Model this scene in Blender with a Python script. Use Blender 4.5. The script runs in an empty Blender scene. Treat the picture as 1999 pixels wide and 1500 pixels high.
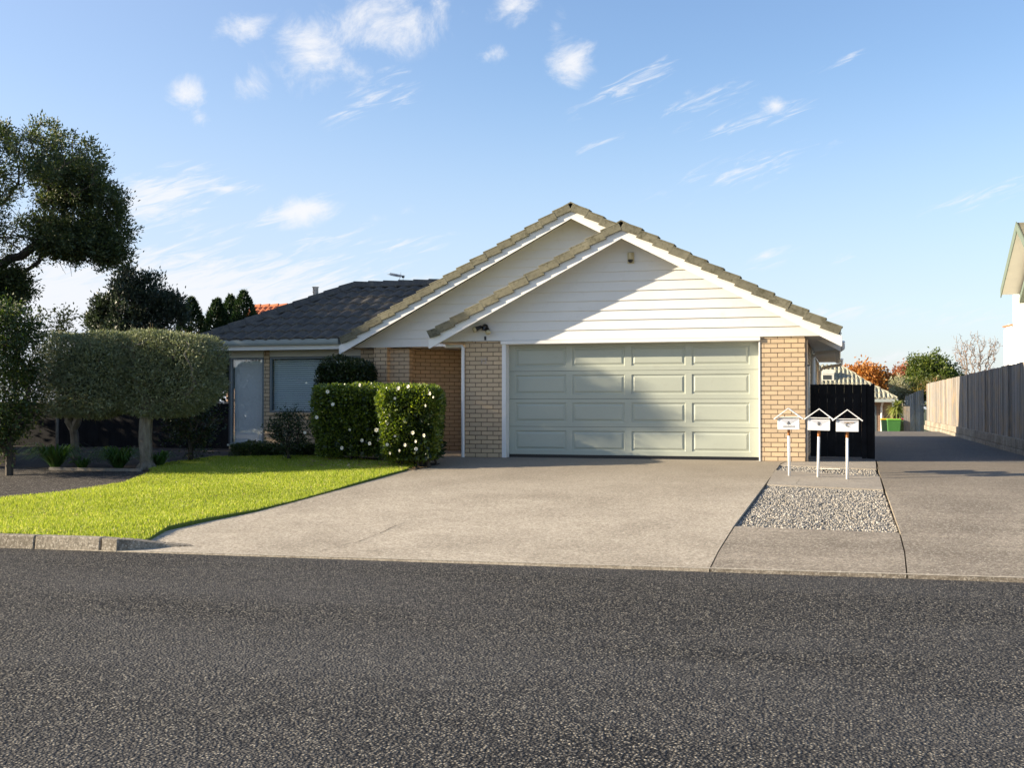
import bpy, bmesh, math, random
import numpy as np
from mathutils import Vector, Matrix

R = math.radians
scene = bpy.context.scene
col = scene.collection
rng = np.random.default_rng(7)
random.seed(7)

# ------------------------------------------------------------------ camera
F = 2213.0; U0 = 999.5; V0 = 750.0            # focal length and centre in photo pixels
YAW = math.atan(640.0 / F); PITCH = math.atan(38.0 / F); CH = 1.05
cam_d = bpy.data.cameras.new('camera'); cam = bpy.data.objects.new('camera', cam_d); col.objects.link(cam)
cam_d.sensor_width = 36.0; cam_d.lens = F / 1999.0 * 36.0
cam_d.clip_start = 0.1; cam_d.clip_end = 3000
cam.location = (0, 0, CH); cam.rotation_euler = (math.pi / 2 + PITCH, 0, YAW)
scene.camera = cam

# ------------------------------------------------------------------ sun and sky
SUN_AZ = R(251.0); SUN_EL = R(18.5)            # azimuth from +Y towards +X
sun_d = bpy.data.lights.new('sun', 'SUN'); sun = bpy.data.objects.new('sun', sun_d); col.objects.link(sun)
sun_d.energy = 5.0; sun_d.angle = R(0.55); sun_d.color = (1.0, 0.85, 0.64)
sdir = Vector((math.sin(SUN_AZ) * math.cos(SUN_EL), math.cos(SUN_AZ) * math.cos(SUN_EL), math.sin(SUN_EL)))
sun.rotation_euler = sdir.to_track_quat('Z', 'Y').to_euler()
scene.view_settings.view_transform = 'Standard'; scene.view_settings.look = 'None'
scene.view_settings.exposure = 1.42; scene.view_settings.gamma = 1.0

_f0 = np.array([-math.sin(YAW), math.cos(YAW), 0.]); _r = np.array([math.cos(YAW), math.sin(YAW), 0.])
_fw = _f0 * math.cos(PITCH) + np.array([0, 0, math.sin(PITCH)]); _up = -_f0 * math.sin(PITCH) + np.array([0, 0, math.cos(PITCH)])
_C = np.array([0, 0, CH])
def ray(u, v): return _fw + _r * ((u - U0) / F) + _up * ((V0 - v) / F)
def W(u, v, D):
    r = ray(u, v); return _C + r * (D / float(r @ _f0))
SL = 0.07; YB = 21.0
def G(u, v):
    r = ray(u, v); p = _C + r * (CH / -r[2])
    if p[1] > YB: return p
    return _C + r * ((CH + SL * YB) / (SL * r[1] - r[2]))

world = bpy.data.worlds.new('World'); scene.world = world; world.use_nodes = True
nt = world.node_tree; N = nt.nodes; Lk = nt.links
bg = N['Background']
sky = N.new('ShaderNodeTexSky'); sky.sky_type = 'NISHITA'; sky.sun_disc = False
sky.sun_elevation = SUN_EL; sky.sun_rotation = SUN_AZ; sky.air_density = 1.0; sky.dust_density = 0.6; sky.ozone_density = 1.6
tc = N.new('ShaderNodeTexCoord'); sep = N.new('ShaderNodeSeparateXYZ'); Lk.new(tc.outputs['Generated'], sep.inputs[0])
def mth(op, a, b=None, c=None):
    n = N.new('ShaderNodeMath'); n.operation = op
    for i, x in enumerate((a, b, c)):
        if x is None: continue
        if isinstance(x, (int, float)): n.inputs[i].default_value = x
        else: Lk.new(x, n.inputs[i])
    return n.outputs[0]
az = mth('ARCTAN2', sep.outputs[0], sep.outputs[1]); el = mth('ARCSINE', sep.outputs[2])
cmb = N.new('ShaderNodeCombineXYZ'); Lk.new(az, cmb.inputs[0]); Lk.new(el, cmb.inputs[1])
def azel(u, v):
    r = ray(u, v); r = r / np.linalg.norm(r); return math.atan2(r[0], r[1]), math.asin(r[2])
def smap(vec, loc, rot, sc, t='TEXTURE'):
    m = N.new('ShaderNodeMapping'); m.vector_type = t
    m.inputs['Location'].default_value = (loc[0], loc[1], 0); m.inputs['Rotation'].default_value = (0, 0, rot); m.inputs['Scale'].default_value = (sc[0], sc[1], 1)
    Lk.new(vec, m.inputs[0]); return m.outputs[0]
def noise(vec, scale, detail=6, rough=0.55, dist=0.0):
    n = N.new('ShaderNodeTexNoise'); n.inputs['Scale'].default_value = scale; n.inputs['Detail'].default_value = detail
    n.inputs['Roughness'].default_value = rough; n.inputs['Distortion'].default_value = dist; Lk.new(vec, n.inputs['Vector']); return n.outputs[0]
def blobs(lst):
    acc = None
    for (u, v, ru, rv, rot, w) in lst:
        a, e = azel(u, v)
        mp = smap(cmb.outputs[0], (a, e), R(rot), (ru * 1.18 / F, rv * 1.18 / F))
        ln = N.new('ShaderNodeVectorMath'); ln.operation = 'LENGTH'; Lk.new(mp, ln.inputs[0])
        s = mth('MULTIPLY', mth('MAXIMUM', mth('SUBTRACT', 1.0, ln.outputs['Value']), 0.0), w)
        acc = s if acc is None else mth('MAXIMUM', acc, s)
    return acc
def sstep(x, lo, hi, out=1.0):
    n = N.new('ShaderNodeMapRange'); n.interpolation_type = 'SMOOTHSTEP'; Lk.new(x, n.inputs[0])
    n.inputs[1].default_value = lo; n.inputs[2].default_value = hi; n.inputs[3].default_value = 0; n.inputs[4].default_value = out; return n.outputs[0]
puffs = blobs([(745, 40, 150, 75, 6, 1.0), (610, 112, 92, 78, -30, 1.0), (690, 135, 70, 40, -35, .75), (480, 50, 72, 34, 22, .85), (362, 182, 46, 38, 10, .95),
               (488, 165, 50, 42, -20, .85), (390, 232, 34, 26, -40, .6), (1000, 12, 75, 45, 0, .9), (1118, 120, 58, 52, 0, 1.15), (1085, 55, 36, 44, -20, .85), (958, 104, 40, 22, 5, .7),
               (908, 22, 30, 22, -30, .6), (590, 412, 86, 34, 10, 1.0), (1512, 208, 36, 24, -20, .85), (1340, 181, 34, 13, 0, .55), (1830, 690, 130, 24, 6, .62), (1730, 702, 110, 14, 4, .5), (728, 428, 38, 16, 0, .45), (805, 412, 34, 14, 0, .4)])
fb = noise(smap(cmb.outputs[0], (0, 0), R(14), (1, .85)), 21.0, 10, 0.68, 0.45)
pm = sstep(mth('ADD', puffs, mth('MULTIPLY', mth('SUBTRACT', fb, 0.5), 2.5)), 0.15, 1.2, 0.95)
pm = mth('MULTIPLY', pm, sstep(puffs, 0.0, 0.28))
wisp = blobs([(310, 385, 140, 60, 18, .95), (440, 369, 75, 16, 6, .8), (560, 418, 130, 26, 18, .65), (330, 500, 190, 70, 5, .55), (330, 575, 580, 100, 0, 1.2), (560, 545, 280, 60, 3, .8), (120, 590, 360, 160, 0, 1.25),
              (720, 185, 120, 34, 34, .5), (790, 190, 60, 22, 40, .45), (1230, 165, 150, 34, 24, .46), (1370, 205, 120, 36, 20, .5), (1470, 232, 120, 16, 17, .62), (1560, 215, 70, 12, 22, .5),
              (1170, 280, 90, 14, 20, .5), (1450, 330, 220, 46, 14, .42), (1640, 120, 120, 9, 21, .45), (1930, 380, 140, 24, 16, .55), (1500, 500, 70, 30, 14, .45), (1640, 505, 60, 12, 12, .45),
              (1600, 615, 260, 30, 2, .45), (650, 470, 130, 32, 12, .5), (800, 480, 120, 26, 10, .45), (1850, 620, 200, 50, 0, .3)])
st = noise(smap(cmb.outputs[0], (0, 0), R(19), (1, 0.16)), 26.0, 7, 0.62, 0.9)
wm = mth('MULTIPLY', sstep(mth('ADD', wisp, mth('MULTIPLY', mth('SUBTRACT', st, 0.5), 2.2)), 0.18, 1.05, 0.85), sstep(wisp, 0.0, 0.3))
mask = mth('MINIMUM', mth('ADD', pm, mth('MULTIPLY', wm, mth('SUBTRACT', 1.0, pm))), 1.0)
# thin milky air low down and towards the left of the sky
low = sstep(mth('MULTIPLY', el, -1.0), -0.30, -0.02, 0.80)
leftw = sstep(mth('MULTIPLY', az, -1.0), 0.15, 0.75, 0.55)
air = mth('MINIMUM', mth('ADD', mth('MULTIPLY', low, 0.75), mth('MULTIPLY', leftw, 0.42)), 0.8)
sat = N.new('ShaderNodeHueSaturation'); sat.inputs['Hue'].default_value = .508; sat.inputs['Saturation'].default_value = 1.10; sat.inputs['Value'].default_value = .96
Lk.new(sky.outputs[0], sat.inputs['Color'])
mx0 = N.new('ShaderNodeMix'); mx0.data_type = 'RGBA'; Lk.new(air, mx0.inputs['Factor']); Lk.new(sat.outputs[0], mx0.inputs['A']); mx0.inputs['B'].default_value = (2.55, 2.85, 3.75, 1)
mx = N.new('ShaderNodeMix'); mx.data_type = 'RGBA'; Lk.new(mask, mx.inputs['Factor']); Lk.new(mx0.outputs['Result'], mx.inputs['A']); mx.inputs['B'].default_value = (3.75, 3.8, 3.95, 1)
Lk.new(mx.outputs['Result'], bg.inputs[0]); bg.inputs[1].default_value = 0.095

# ------------------------------------------------------------------ object helpers
def tag(o, label=None, cat=None, group=None, kind=None):
    if label: o['label'] = label
    if cat: o['category'] = cat
    if group: o['group'] = group
    if kind: o['kind'] = kind
    return o
def empty(name, loc, label, cat, group=None):
    o = bpy.data.objects.new(name, None); col.objects.link(o); o.location = tuple(float(x) for x in loc); o.empty_display_size = 0.3
    return tag(o, label, cat, group)
def worigin(o):
    v = Vector((0, 0, 0))
    while o is not None: v = v + o.location; o = o.parent
    return v
class MB:
    def __init__(s): s.v = []; s.f = []
    def face(s, pts):
        i = len(s.v); s.v.extend([tuple(float(c) for c in p) for p in pts]); s.f.append(tuple(range(i, i + len(pts)))); return s
    def hexa(s, p):                                  # p[0:4] bottom ring ccw, p[4:8] top ring
        i = len(s.v); s.v.extend([tuple(float(c) for c in q) for q in p])
        for f in ((3, 2, 1, 0), (4, 5, 6, 7), (0, 1, 5, 4), (1, 2, 6, 5), (2, 3, 7, 6), (3, 0, 4, 7)): s.f.append(tuple(i + k for k in f))
        return s
    def box(s, x0, x1, y0, y1, z0, z1):
        return s.hexa([(x0, y0, z0), (x1, y0, z0), (x1, y1, z0), (x0, y1, z0), (x0, y0, z1), (x1, y0, z1), (x1, y1, z1), (x0, y1, z1)])
    def obox(s, o, ax, ay, azv):                       # oriented box from a corner and three edge vectors
        o, ax, ay, azv = map(np.array, (o, ax, ay, azv))
        return s.hexa([o, o + ax, o + ax + ay, o + ay, o + azv, o + ax + azv, o + ax + ay + azv, o + ay + azv])
    def prism(s, poly, ext):                         # poly: 3D points, extruded along ext
        n = len(poly); i = len(s.v); e = np.array(ext, float)
        s.v.extend([tuple(map(float, p)) for p in poly]); s.v.extend([tuple(map(float, np.array(p, float) + e)) for p in poly])
        s.f.append(tuple(i + k for k in range(n))); s.f.append(tuple(i + n + k for k in reversed(range(n))))
        for k in range(n): s.f.append((i + k, i + n + k, i + n + (k + 1) % n, i + (k + 1) % n))
        return s
    def tube(s, pts, rad, sides=8, cap=True):
        pts = [np.array(p, float) for p in pts]; n = len(pts)
        if not hasattr(rad, '__len__'): rad = [rad] * n
        i0 = len(s.v); prev = None
        for k in range(n):
            d = pts[min(k + 1, n - 1)] - pts[max(k - 1, 0)]; d = d / (np.linalg.norm(d) + 1e-9)
            if prev is None:
                a = np.cross(d, [0, 0, 1.0]) if abs(d[2]) < .9 else np.cross(d, [1.0, 0, 0])
            else: a = prev - d * (prev @ d)
            a = a / (np.linalg.norm(a) + 1e-9); prev = a; b = np.cross(d, a)
            for j in range(sides):
                t = 2 * math.pi * j / sides; s.v.append(tuple(pts[k] + rad[k] * (a * math.cos(t) + b * math.sin(t))))
        for k in range(n - 1):
            for j in range(sides):
                q = i0 + k * sides; s.f.append((q + j, q + (j + 1) % sides, q + sides + (j + 1) % sides, q + sides + j))
        if cap:
            s.f.append(tuple(i0 + j for j in reversed(range(sides)))); s.f.append(tuple(i0 + (n - 1) * sides + j for j in range(sides)))
        return s
    def build(s, name, m, parent=None, bev=0, smooth=False, recalc=True, at=None):
        me = bpy.data.meshes.new(name); off = np.array(worigin(parent)) if parent else (np.array(at, float) if at is not None else np.zeros(3))
        V = np.array(s.v, float) - off
        me.from_pydata(V.tolist(), [], s.f); me.materials.append(m)
        if recalc:
            bm = bmesh.new(); bm.from_mesh(me); bmesh.ops.recalc_face_normals(bm, faces=bm.faces); bm.to_mesh(me); bm.free()
        # box-projected uv in metres, from world positions
        uv = me.uv_layers.new(name='uv'); n = len(me.polygons); nl = len(me.loops)
        nr = np.empty(n * 3, np.float32); me.polygons.foreach_get('normal', nr); nr = np.abs(nr.reshape(-1, 3))
        lt = np.empty(n, np.int32); me.polygons.foreach_get('loop_total', lt); lv = np.empty(nl, np.int32); me.loops.foreach_get('vertex_index', lv)
        ax = np.repeat(np.argmax(nr * [1, 1.01, .99], axis=1), lt); P = (V + off)[lv]
        UV = np.where((ax == 0)[:, None], P[:, [1, 2]], np.where((ax == 1)[:, None], P[:, [0, 2]], P[:, [0, 1]])).astype(np.float32)
        uv.data.foreach_set('uv', UV.ravel())
        if smooth: me.polygons.foreach_set('use_smooth', [True] * n)
        o = bpy.data.objects.new(name, me); col.objects.link(o)
        if parent: o.parent = parent
        elif at is not None: o.location = tuple(float(x) for x in at)
        if bev:
            b = o.modifiers.new('bevel', 'BEVEL'); b.width = bev; b.segments = 2; b.limit_method = 'ANGLE'
        return o
def fastmesh(name, V, nper, m, parent=None, at=None, smooth=False):
    """V (k*nper,3) world vertices, every nper in a row one face"""
    off = np.array(worigin(parent)) if parent else (np.array(at, float) if at is not None else np.zeros(3))
    V = (np.asarray(V) - off).astype(np.float32); k = len(V) // nper
    me = bpy.data.meshes.new(name); me.vertices.add(len(V)); me.vertices.foreach_set('co', V.ravel())
    me.loops.add(len(V)); me.loops.foreach_set('vertex_index', np.arange(len(V), dtype=np.int32))
    me.polygons.add(k); me.polygons.foreach_set('loop_start', np.arange(0, len(V), nper, dtype=np.int32)); me.polygons.foreach_set('loop_total', np.full(k, nper, np.int32))
    me.update(calc_edges=True); me.materials.append(m)
    o = bpy.data.objects.new(name, me); col.objects.link(o)
    if parent: o.parent = parent
    elif at is not None: o.location = tuple(float(x) for x in at)
    return o

# ------------------------------------------------------------------ materials
class Mat:
    def __init__(s, name):
        s.m = bpy.data.materials.new(name); s.m.use_nodes = True; s.n = s.m.node_tree.nodes; s.l = s.m.node_tree.links; s.b = s.n['Principled BSDF']
    def node(s, t, **kw):
        n = s.n.new(t)
        for k, v in kw.items():
            if hasattr(n, k) and k not in n.inputs: setattr(n, k, v)
            else: n.inputs[k].default_value = v
        return n
    def link(s, a, b): s.l.new(a, b)
    def coord(s, kind='Object'): return s.node('ShaderNodeTexCoord').outputs[kind]
    def noise(s, scale, detail=5, rough=.55, vec=None, dist=0):
        n = s.node('ShaderNodeTexNoise'); n.inputs['Scale'].default_value = scale; n.inputs['Detail'].default_value = detail; n.inputs['Roughness'].default_value = rough; n.inputs['Distortion'].default_value = dist
        s.link(vec if vec is not None else s.coord(), n.inputs['Vector']); return n.outputs[0]
    def mapv(s, vec, sc=(1, 1, 1), rot=(0, 0, 0), loc=(0, 0, 0)):
        m = s.node('ShaderNodeMapping'); m.inputs['Scale'].default_value = sc; m.inputs['Rotation'].default_value = rot; m.inputs['Location'].default_value = loc; s.link(vec, m.inputs[0]); return m.outputs[0]
    def ramp(s, fac, stops):
        r = s.node('ShaderNodeValToRGB'); s.link(fac, r.inputs[0]); e = r.color_ramp.elements
        while len(e) < len(stops): e.new(.5)
        for i, (p, c) in enumerate(stops): e[i].position = p; e[i].color = (*c, 1) if len(c) == 3 else c
        return r.outputs[0]
    def mix(s, fac, a, b, mode='MIX'):
        n = s.node('ShaderNodeMix'); n.data_type = 'RGBA'; n.blend_type = mode
        for k, x in (('Factor', fac), ('A', a), ('B', b)):
            i = n.inputs[k] if k == 'Factor' else [q for q in n.inputs if q.name == k and q.type == 'RGBA'][0]
            if isinstance(x, (int, float)): i.default_value = x
            elif isinstance(x, tuple): i.default_value = (*x, 1)
            else: s.link(x, i)
        return [q for q in n.outputs if q.type == 'RGBA'][0]
    def math(s, op, a, b=None):
        n = s.node('ShaderNodeMath'); n.operation = op
        for i, x in enumerate((a, b)):
            if x is None: continue
            if isinstance(x, (int, float)): n.inputs[i].default_value = x
            else: s.link(x, n.inputs[i])
        return n.outputs[0]
    def bump(s, h, strength=.5, dist=.01, prev=None):
        b = s.node('ShaderNodeBump'); b.inputs['Strength'].default_value = strength; b.inputs['Distance'].default_value = dist; s.link(h, b.inputs['Height'])
        if prev is not None: s.link(prev, b.inputs['Normal'])
        s.link(b.outputs[0], s.b.inputs['Normal']); return b.outputs[0]
    def out(s, c, rough=.6, spec=None):
        if isinstance(c, tuple): s.b.inputs['Base Color'].default_value = (*c, 1)
        else: s.link(c, s.b.inputs['Base Color'])
        if isinstance(rough, (int, float)): s.b.inputs['Roughness'].default_value = rough
        else: s.link(rough, s.b.inputs['Roughness'])
        if spec is not None: s.b.inputs['Specular IOR Level'].default_value = spec
        return s.m
def paint(name, c, rough=.45, var=.08, scale=3.0, dirt=None, metal=0, bump=0):
    M = Mat(name); n = M.noise(scale, 6, .6)
    lo = tuple(x * (1 - var) for x in c); hi = tuple(min(1, x * (1 + var)) for x in c)
    cc = M.ramp(n, [(.3, lo), (.7, hi)])
    if dirt:
        n2 = M.noise(scale * 4, 8, .7); cc = M.mix(M.ramp(n2, [(.55, (0, 0, 0)), (.78, (.7, .7, .7))]), cc, dirt)
    M.b.inputs['Metallic'].default_value = metal
    if bump: M.bump(M.noise(60, 4), .4, bump)
    return M.out(cc, rough)
def leafmat(name, a, b, c=None, rough=.5, trans=.35, tcol=None, spec=.4):
    M = Mat(name); g = M.node('ShaderNodeNewGeometry'); rnd = g.outputs['Random Per Island']
    big = M.noise(1.1, 3, .6)
    stops = [(0.05, a), (.95, b)] if c is None else [(0.03, a), (.82, b), (.97, c)]
    cc = M.ramp(rnd, stops)
    cc = M.mix(M.ramp(big, [(.35, (0, 0, 0)), (.7, (.6, .6, .6))]), cc, tuple((x + y) / 2 * .8 for x, y in zip(a, b)))
    M.out(cc, rough, spec)
    tr = M.node('ShaderNodeBsdfTranslucent'); mt = M.mix(1.0, cc, tuple(tcol or (1.6, 1.7, .7)), 'MULTIPLY'); M.link(mt, tr.inputs[0])
    ms = M.node('ShaderNodeMixShader'); ms.inputs[0].default_value = trans; M.link(M.b.outputs[0], ms.inputs[1]); M.link(tr.outputs[0], ms.inputs[2])
    o = [n for n in M.n if n.type == 'OUTPUT_MATERIAL'][0]; M.link(ms.outputs[0], o.inputs[0]); return M.m
def barkmat(name, a, b, sc=14):
    M = Mat(name); n = M.noise(sc, 8, .7, M.mapv(M.coord(), (1, 1, .35))); M.bump(n, .8, .02); return M.out(M.ramp(n, [(.35, a), (.65, b)]), .9)

def brickmat(name, c1, c2, mortar, bw=.24, rh=.0857, ms=.0055):
    M = Mat(name); uv = M.node('ShaderNodeTexCoord').outputs['UV']
    wob = M.noise(9, 3, .5); 
    v = M.node('ShaderNodeVectorMath'); v.operation = 'ADD'; M.link(uv, v.inputs[0])
    w2 = M.node('ShaderNodeVectorMath'); w2.operation = 'SCALE'; M.link(M.node('ShaderNodeTexNoise').outputs['Color'], w2.inputs[0]); w2.inputs['Scale'].default_value = 0.004; M.link(w2.outputs[0], v.inputs[1])
    B = M.node('ShaderNodeTexBrick'); M.link(v.outputs[0], B.inputs['Vector']); B.offset = .5; B.squash = 1
    B.inputs['Scale'].default_value = 1; B.inputs['Brick Width'].default_value = bw; B.inputs['Row Height'].default_value = rh; B.inputs['Mortar Size'].default_value = ms; B.inputs['Mortar Smooth'].default_value = .25; B.inputs['Bias'].default_value = -.1
    B.inputs['Color1'].default_value = (*c1, 1); B.inputs['Color2'].default_value = (*c2, 1); B.inputs['Mortar'].default_value = (*mortar, 1)
    sp = M.noise(120, 3, .7); st = M.noise(2.2, 5, .6)
    c = M.mix(M.ramp(sp, [(.35, (.55, .55, .55)), (.55, (0, 0, 0))]), B.outputs['Color'], tuple(x * .62 for x in c1))
    c = M.mix(M.ramp(st, [(.4, (0, 0, 0)), (.75, (.35, .35, .35))]), c, tuple(x * .72 for x in c2))
    h = M.math('MULTIPLY', B.outputs['Fac'], -1.0); n1 = M.bump(h, 1.0, .012); M.bump(sp, .5, .003, n1)
    return M.out(c, .88, .25)

MT = {}
MT['brick'] = brickmat('cream_brick', (.66, .495, .31), (.535, .41, .272), (.085, .060, .042), ms=.007)
MT['brick_far'] = brickmat('brown_brick', (.40, .27, .19), (.32, .21, .15), (.12, .09, .07))
MT['white'] = paint('white_paint', (.76, .75, .71), .45, .03, 2.0)
MT['board'] = paint('weatherboard_paint', (.71, .70, .655), .5, .035, 1.5, dirt=(.60, .58, .52))
MT['cream'] = paint('cream_paint', (.60, .585, .50), .5, .05, 2)
MT['soffit'] = paint('soffit_paint', (.70, .69, .66), .6, .05, 2)
MT['gutter'] = paint('gutter_paint', (.33, .37, .36), .35, .06, 2)
MT['door'] = paint('sage_door_paint', (.385, .41, .34), .34, .05, 1.2, dirt=(.33, .34, .28))
MT['darktrim'] = paint('dark_aluminium', (.035, .045, .055), .35, .1, 4)
MT['greytrim'] = paint('grey_aluminium', (.16, .19, .20), .4, .08, 4)
MT['black'] = paint('black_stain', (.012, .012, .013), .85, .35, 5, bump=.002); MT['black'].node_tree.nodes['Principled BSDF'].inputs['Specular IOR Level'].default_value = .12
MT['plastic_black'] = paint('black_plastic', (.012, .012, .013), .3, .2, 8)
MT['beige'] = paint('beige_plastic', (.52, .46, .28), .45, .05, 8)
MT['steel'] = paint('flue_steel', (.42, .36, .31), .35, .12, 6, metal=.6)
MT['alu'] = paint('aluminium', (.6, .6, .62), .3, .08, 8, metal=.8)
MT['slat'] = paint('blind_slat', (.93, .90, .84), .45, .03, 3)
MT['dim'] = paint('dim_room', (.03, .035, .04), .9, .2, 2)
def tiles(name, a, b, lich, amt=.5):
    M = Mat(name); g = M.node('ShaderNodeNewGeometry'); n1 = M.noise(2.4, 6, .65); n2 = M.noise(22, 6, .7); n3 = M.noise(7, 7, .7)
    c = M.ramp(n1, [(.3, a), (.7, b)]); c = M.mix(M.ramp(g.outputs['Random Per Island'], [(0, (0, 0, 0)), (1, (.35, .35, .35))]), c, tuple(x * .6 for x in a))
    c = M.mix(M.ramp(M.math('MULTIPLY', n2, n3), [(.24, (0, 0, 0)), (.36, (amt, amt, amt))]), c, lich)
    M.bump(n2, .6, .006); return M.out(c, .85, .3)
MT['tile_dark'] = tiles('charcoal_tile', (.060, .056, .050), (.10, .093, .082), (.19, .165, .11), .5)
MT['tile_olive'] = tiles('lichen_tile', (.135, .128, .090), (.225, .21, .145), (.075, .07, .042), .9)
MT['tile_far'] = tiles('grey_green_tile', (.30, .29, .22), (.38, .37, .28), (.14, .13, .09), .5)
MT['tile_red'] = tiles('terracotta_tile', (.50, .16, .07), (.58, .22, .11), (.2, .1, .06), .5)
# glass: clear pane that reflects by angle
def glassmat(name, tint=(.90, .95, .97), refl=1.6):
    M = Mat(name); t = M.node('ShaderNodeBsdfTransparent'); t.inputs[0].default_value = (*tint, 1); gl = M.node('ShaderNodeBsdfGlossy'); gl.inputs['Roughness'].default_value = .01
    lw = M.node('ShaderNodeLayerWeight'); lw.inputs[0].default_value = .5; pw = M.math('POWER', lw.outputs['Facing'], 4.0); fr = M.math('ADD', M.math('MULTIPLY', pw, .9), .04 * refl); ms = M.node('ShaderNodeMixShader')
    f2 = M.math('MINIMUM', fr, 1.0)
    M.link(f2, ms.inputs[0]); M.link(t.outputs[0], ms.inputs[1]); M.link(gl.outputs[0], ms.inputs[2])
    M.link(ms.outputs[0], [n for n in M.n if n.type == 'OUTPUT_MATERIAL'][0].inputs[0]); return M.m
MT['glass'] = glassmat('window_glass'); MT['glass_refl'] = glassmat('reflective_window_glass', (.95, .97, .98), 3.5)

# asphalt road: rolled chip seal
def road_mat():
    M = Mat('chip_seal'); co = M.coord()
    vo = M.node('ShaderNodeTexVoronoi'); M.link(co, vo.inputs['Vector']); vo.inputs['Scale'].default_value = 56; vo.inputs['Randomness'].default_value = 1
    hs = M.node('ShaderNodeSeparateColor'); M.link(vo.outputs['Color'], hs.inputs[0])
    stone = M.ramp(hs.outputs[0], [(0, (.030, .029, .028)), (.3, (.085, .080, .073)), (.65, (.175, .162, .138)), (.88, (.29, .262, .208)), (1, (.46, .42, .34))])
    gap = M.ramp(vo.outputs['Distance'], [(.30, (0, 0, 0)), (.62, (1, 1, 1))])
    c = M.mix(gap, stone, (.009, .009, .009))
    big = M.noise(.55, 5, .6, M.mapv(co, (.35, 1, 1))); mid = M.noise(9, 5, .7)
    c = M.mix(M.ramp(big, [(.38, (0, 0, 0)), (.62, (.42, .42, .42))]), c, (.115, .112, .108))
    c = M.mix(M.ramp(mid, [(.42, (.35, .35, .35)), (.6, (0, 0, 0))]), c, (.022, .022, .024))
    h = M.math('SUBTRACT', 1.0, vo.outputs['Distance']); h2 = M.math('ADD', h, M.math('MULTIPLY', hs.outputs[1], .55))
    n1 = M.bump(h2, 1.0, .012); M.bump(M.noise(30, 4, .6), .7, .02, n1)
    return M.out(c, .85, .18)
MT['road'] = road_mat()
def concrete(name, a, b, dark, stain=.5, streak=0.0, agg=.35, y_dark=False):
    M = Mat(name); co = M.coord(); n1 = M.noise(.7, 6, .6); n2 = M.noise(5, 7, .7); n3 = M.noise(75, 3, .7)
    vo = M.node('ShaderNodeTexVoronoi'); M.link(co, vo.inputs['Vector']); vo.inputs['Scale'].default_value = 60
    hs = M.node('ShaderNodeSeparateColor'); M.link(vo.outputs['Color'], hs.inputs[0])
    c = M.ramp(n2, [(.3, a), (.7, b)]); c = M.mix(M.ramp(n1, [(.42, (0, 0, 0)), (.68, (stain,) * 3)]), c, dark)
    if streak:
        n4 = M.noise(3.0, 6, .65, M.mapv(co, (.25, 1.6, 1), (0, 0, R(8)))); c = M.mix(M.ramp(n4, [(.45, (0, 0, 0)), (.7, (streak,) * 3)]), c, tuple(x * 1.1 for x in dark))
    c = M.mix(M.ramp(hs.outputs[0], [(0, (agg,) * 3), (.35, (0, 0, 0)), (.8, (0, 0, 0)), (.801, (0, 0, 0))]), c, tuple(x * .45 for x in a))
    n5 = M.noise(26, 5, .8); c = M.mix(M.ramp(n5, [(.40, (agg * 1.9,) * 3), (.52, (0, 0, 0))]), c, tuple(x * .50 for x in a)); c = M.mix(M.ramp(n5, [(.52, (0, 0, 0)), (.66, (agg * 1.7,) * 3)]), c, tuple(min(1, x * 1.25) for x in b))
    c = M.mix(M.ramp(hs.outputs[1], [(.74, (0, 0, 0)), (1, (agg * 1.3,) * 3)]), c, (.62, .57, .47))
    if y_dark:  # colour gets darker with y, towards the house
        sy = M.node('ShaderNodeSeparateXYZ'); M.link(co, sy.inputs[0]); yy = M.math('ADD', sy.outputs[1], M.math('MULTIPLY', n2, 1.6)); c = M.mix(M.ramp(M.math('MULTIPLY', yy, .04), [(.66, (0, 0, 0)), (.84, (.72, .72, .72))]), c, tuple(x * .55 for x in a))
    b1 = M.bump(hs.outputs[0], .5, .004); M.bump(n3, .6, .006, b1)
    return M.out(c, .88, .25)
MT['conc'] = concrete('driveway_concrete', (.36, .31, .238), (.48, .425, .335), (.23, .194, .145), .75, y_dark=True)
MT['conc2'] = concrete('stained_concrete', (.24, .204, .156), (.36, .312, .245), (.135, .113, .085), .9, .8, y_dark=True)
MT['conc_smooth'] = concrete('smooth_concrete', (.27, .24, .20), (.33, .30, .25), (.20, .175, .145), .7, .4, .12)
MT['conc_dark'] = concrete('dark_driveway', (.10, .095, .088), (.135, .127, .115), (.07, .066, .061), .5, .3, .2)
MT['conc_pale'] = paint('pale_stone', (.62, .58, .50), .8, .15, 12); MT['lip'] = concrete('lip_concrete', (.40, .355, .275), (.47, .42, .33), (.30, .26, .2), .5)
MT['kerb'] = concrete('kerb_concrete', (.25, .215, .16), (.34, .30, .235), (.12, .10, .07), .9, 0, .4)
MT['block'] = concrete('retaining_block', (.30, .26, .20), (.42, .375, .295), (.12, .09, .06), 1.0, .8, .3)
MT['asphalt_old'] = concrete('old_asphalt', (.036, .031, .028), (.055, .047, .042), (.024, .020, .018), .5, .3, .25)
MT['soil'] = paint('soil', (.028, .021, .015), .95, .5, 14, bump=.02)
MT['crack'] = paint('crack_fill', (.03, .026, .02), .95, .3, 9)
def ground_mat():
    M = Mat('ground_cover'); n = M.noise(3, 8, .7); n2 = M.noise(40, 4, .7); c = M.ramp(n, [(.3, (.035, .045, .015)), (.7, (.07, .08, .025))]); M.bump(n2, 1, .02); return M.out(c, .95)
MT['ground'] = ground_mat()
def lawn_mat():
    M = Mat('lawn_soil'); n = M.noise(30, 6, .7); return M.out(M.ramp(n, [(.3, (.06, .085, .012)), (.7, (.13, .18, .022))]), .95)
MT['lawn'] = lawn_mat()
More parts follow.
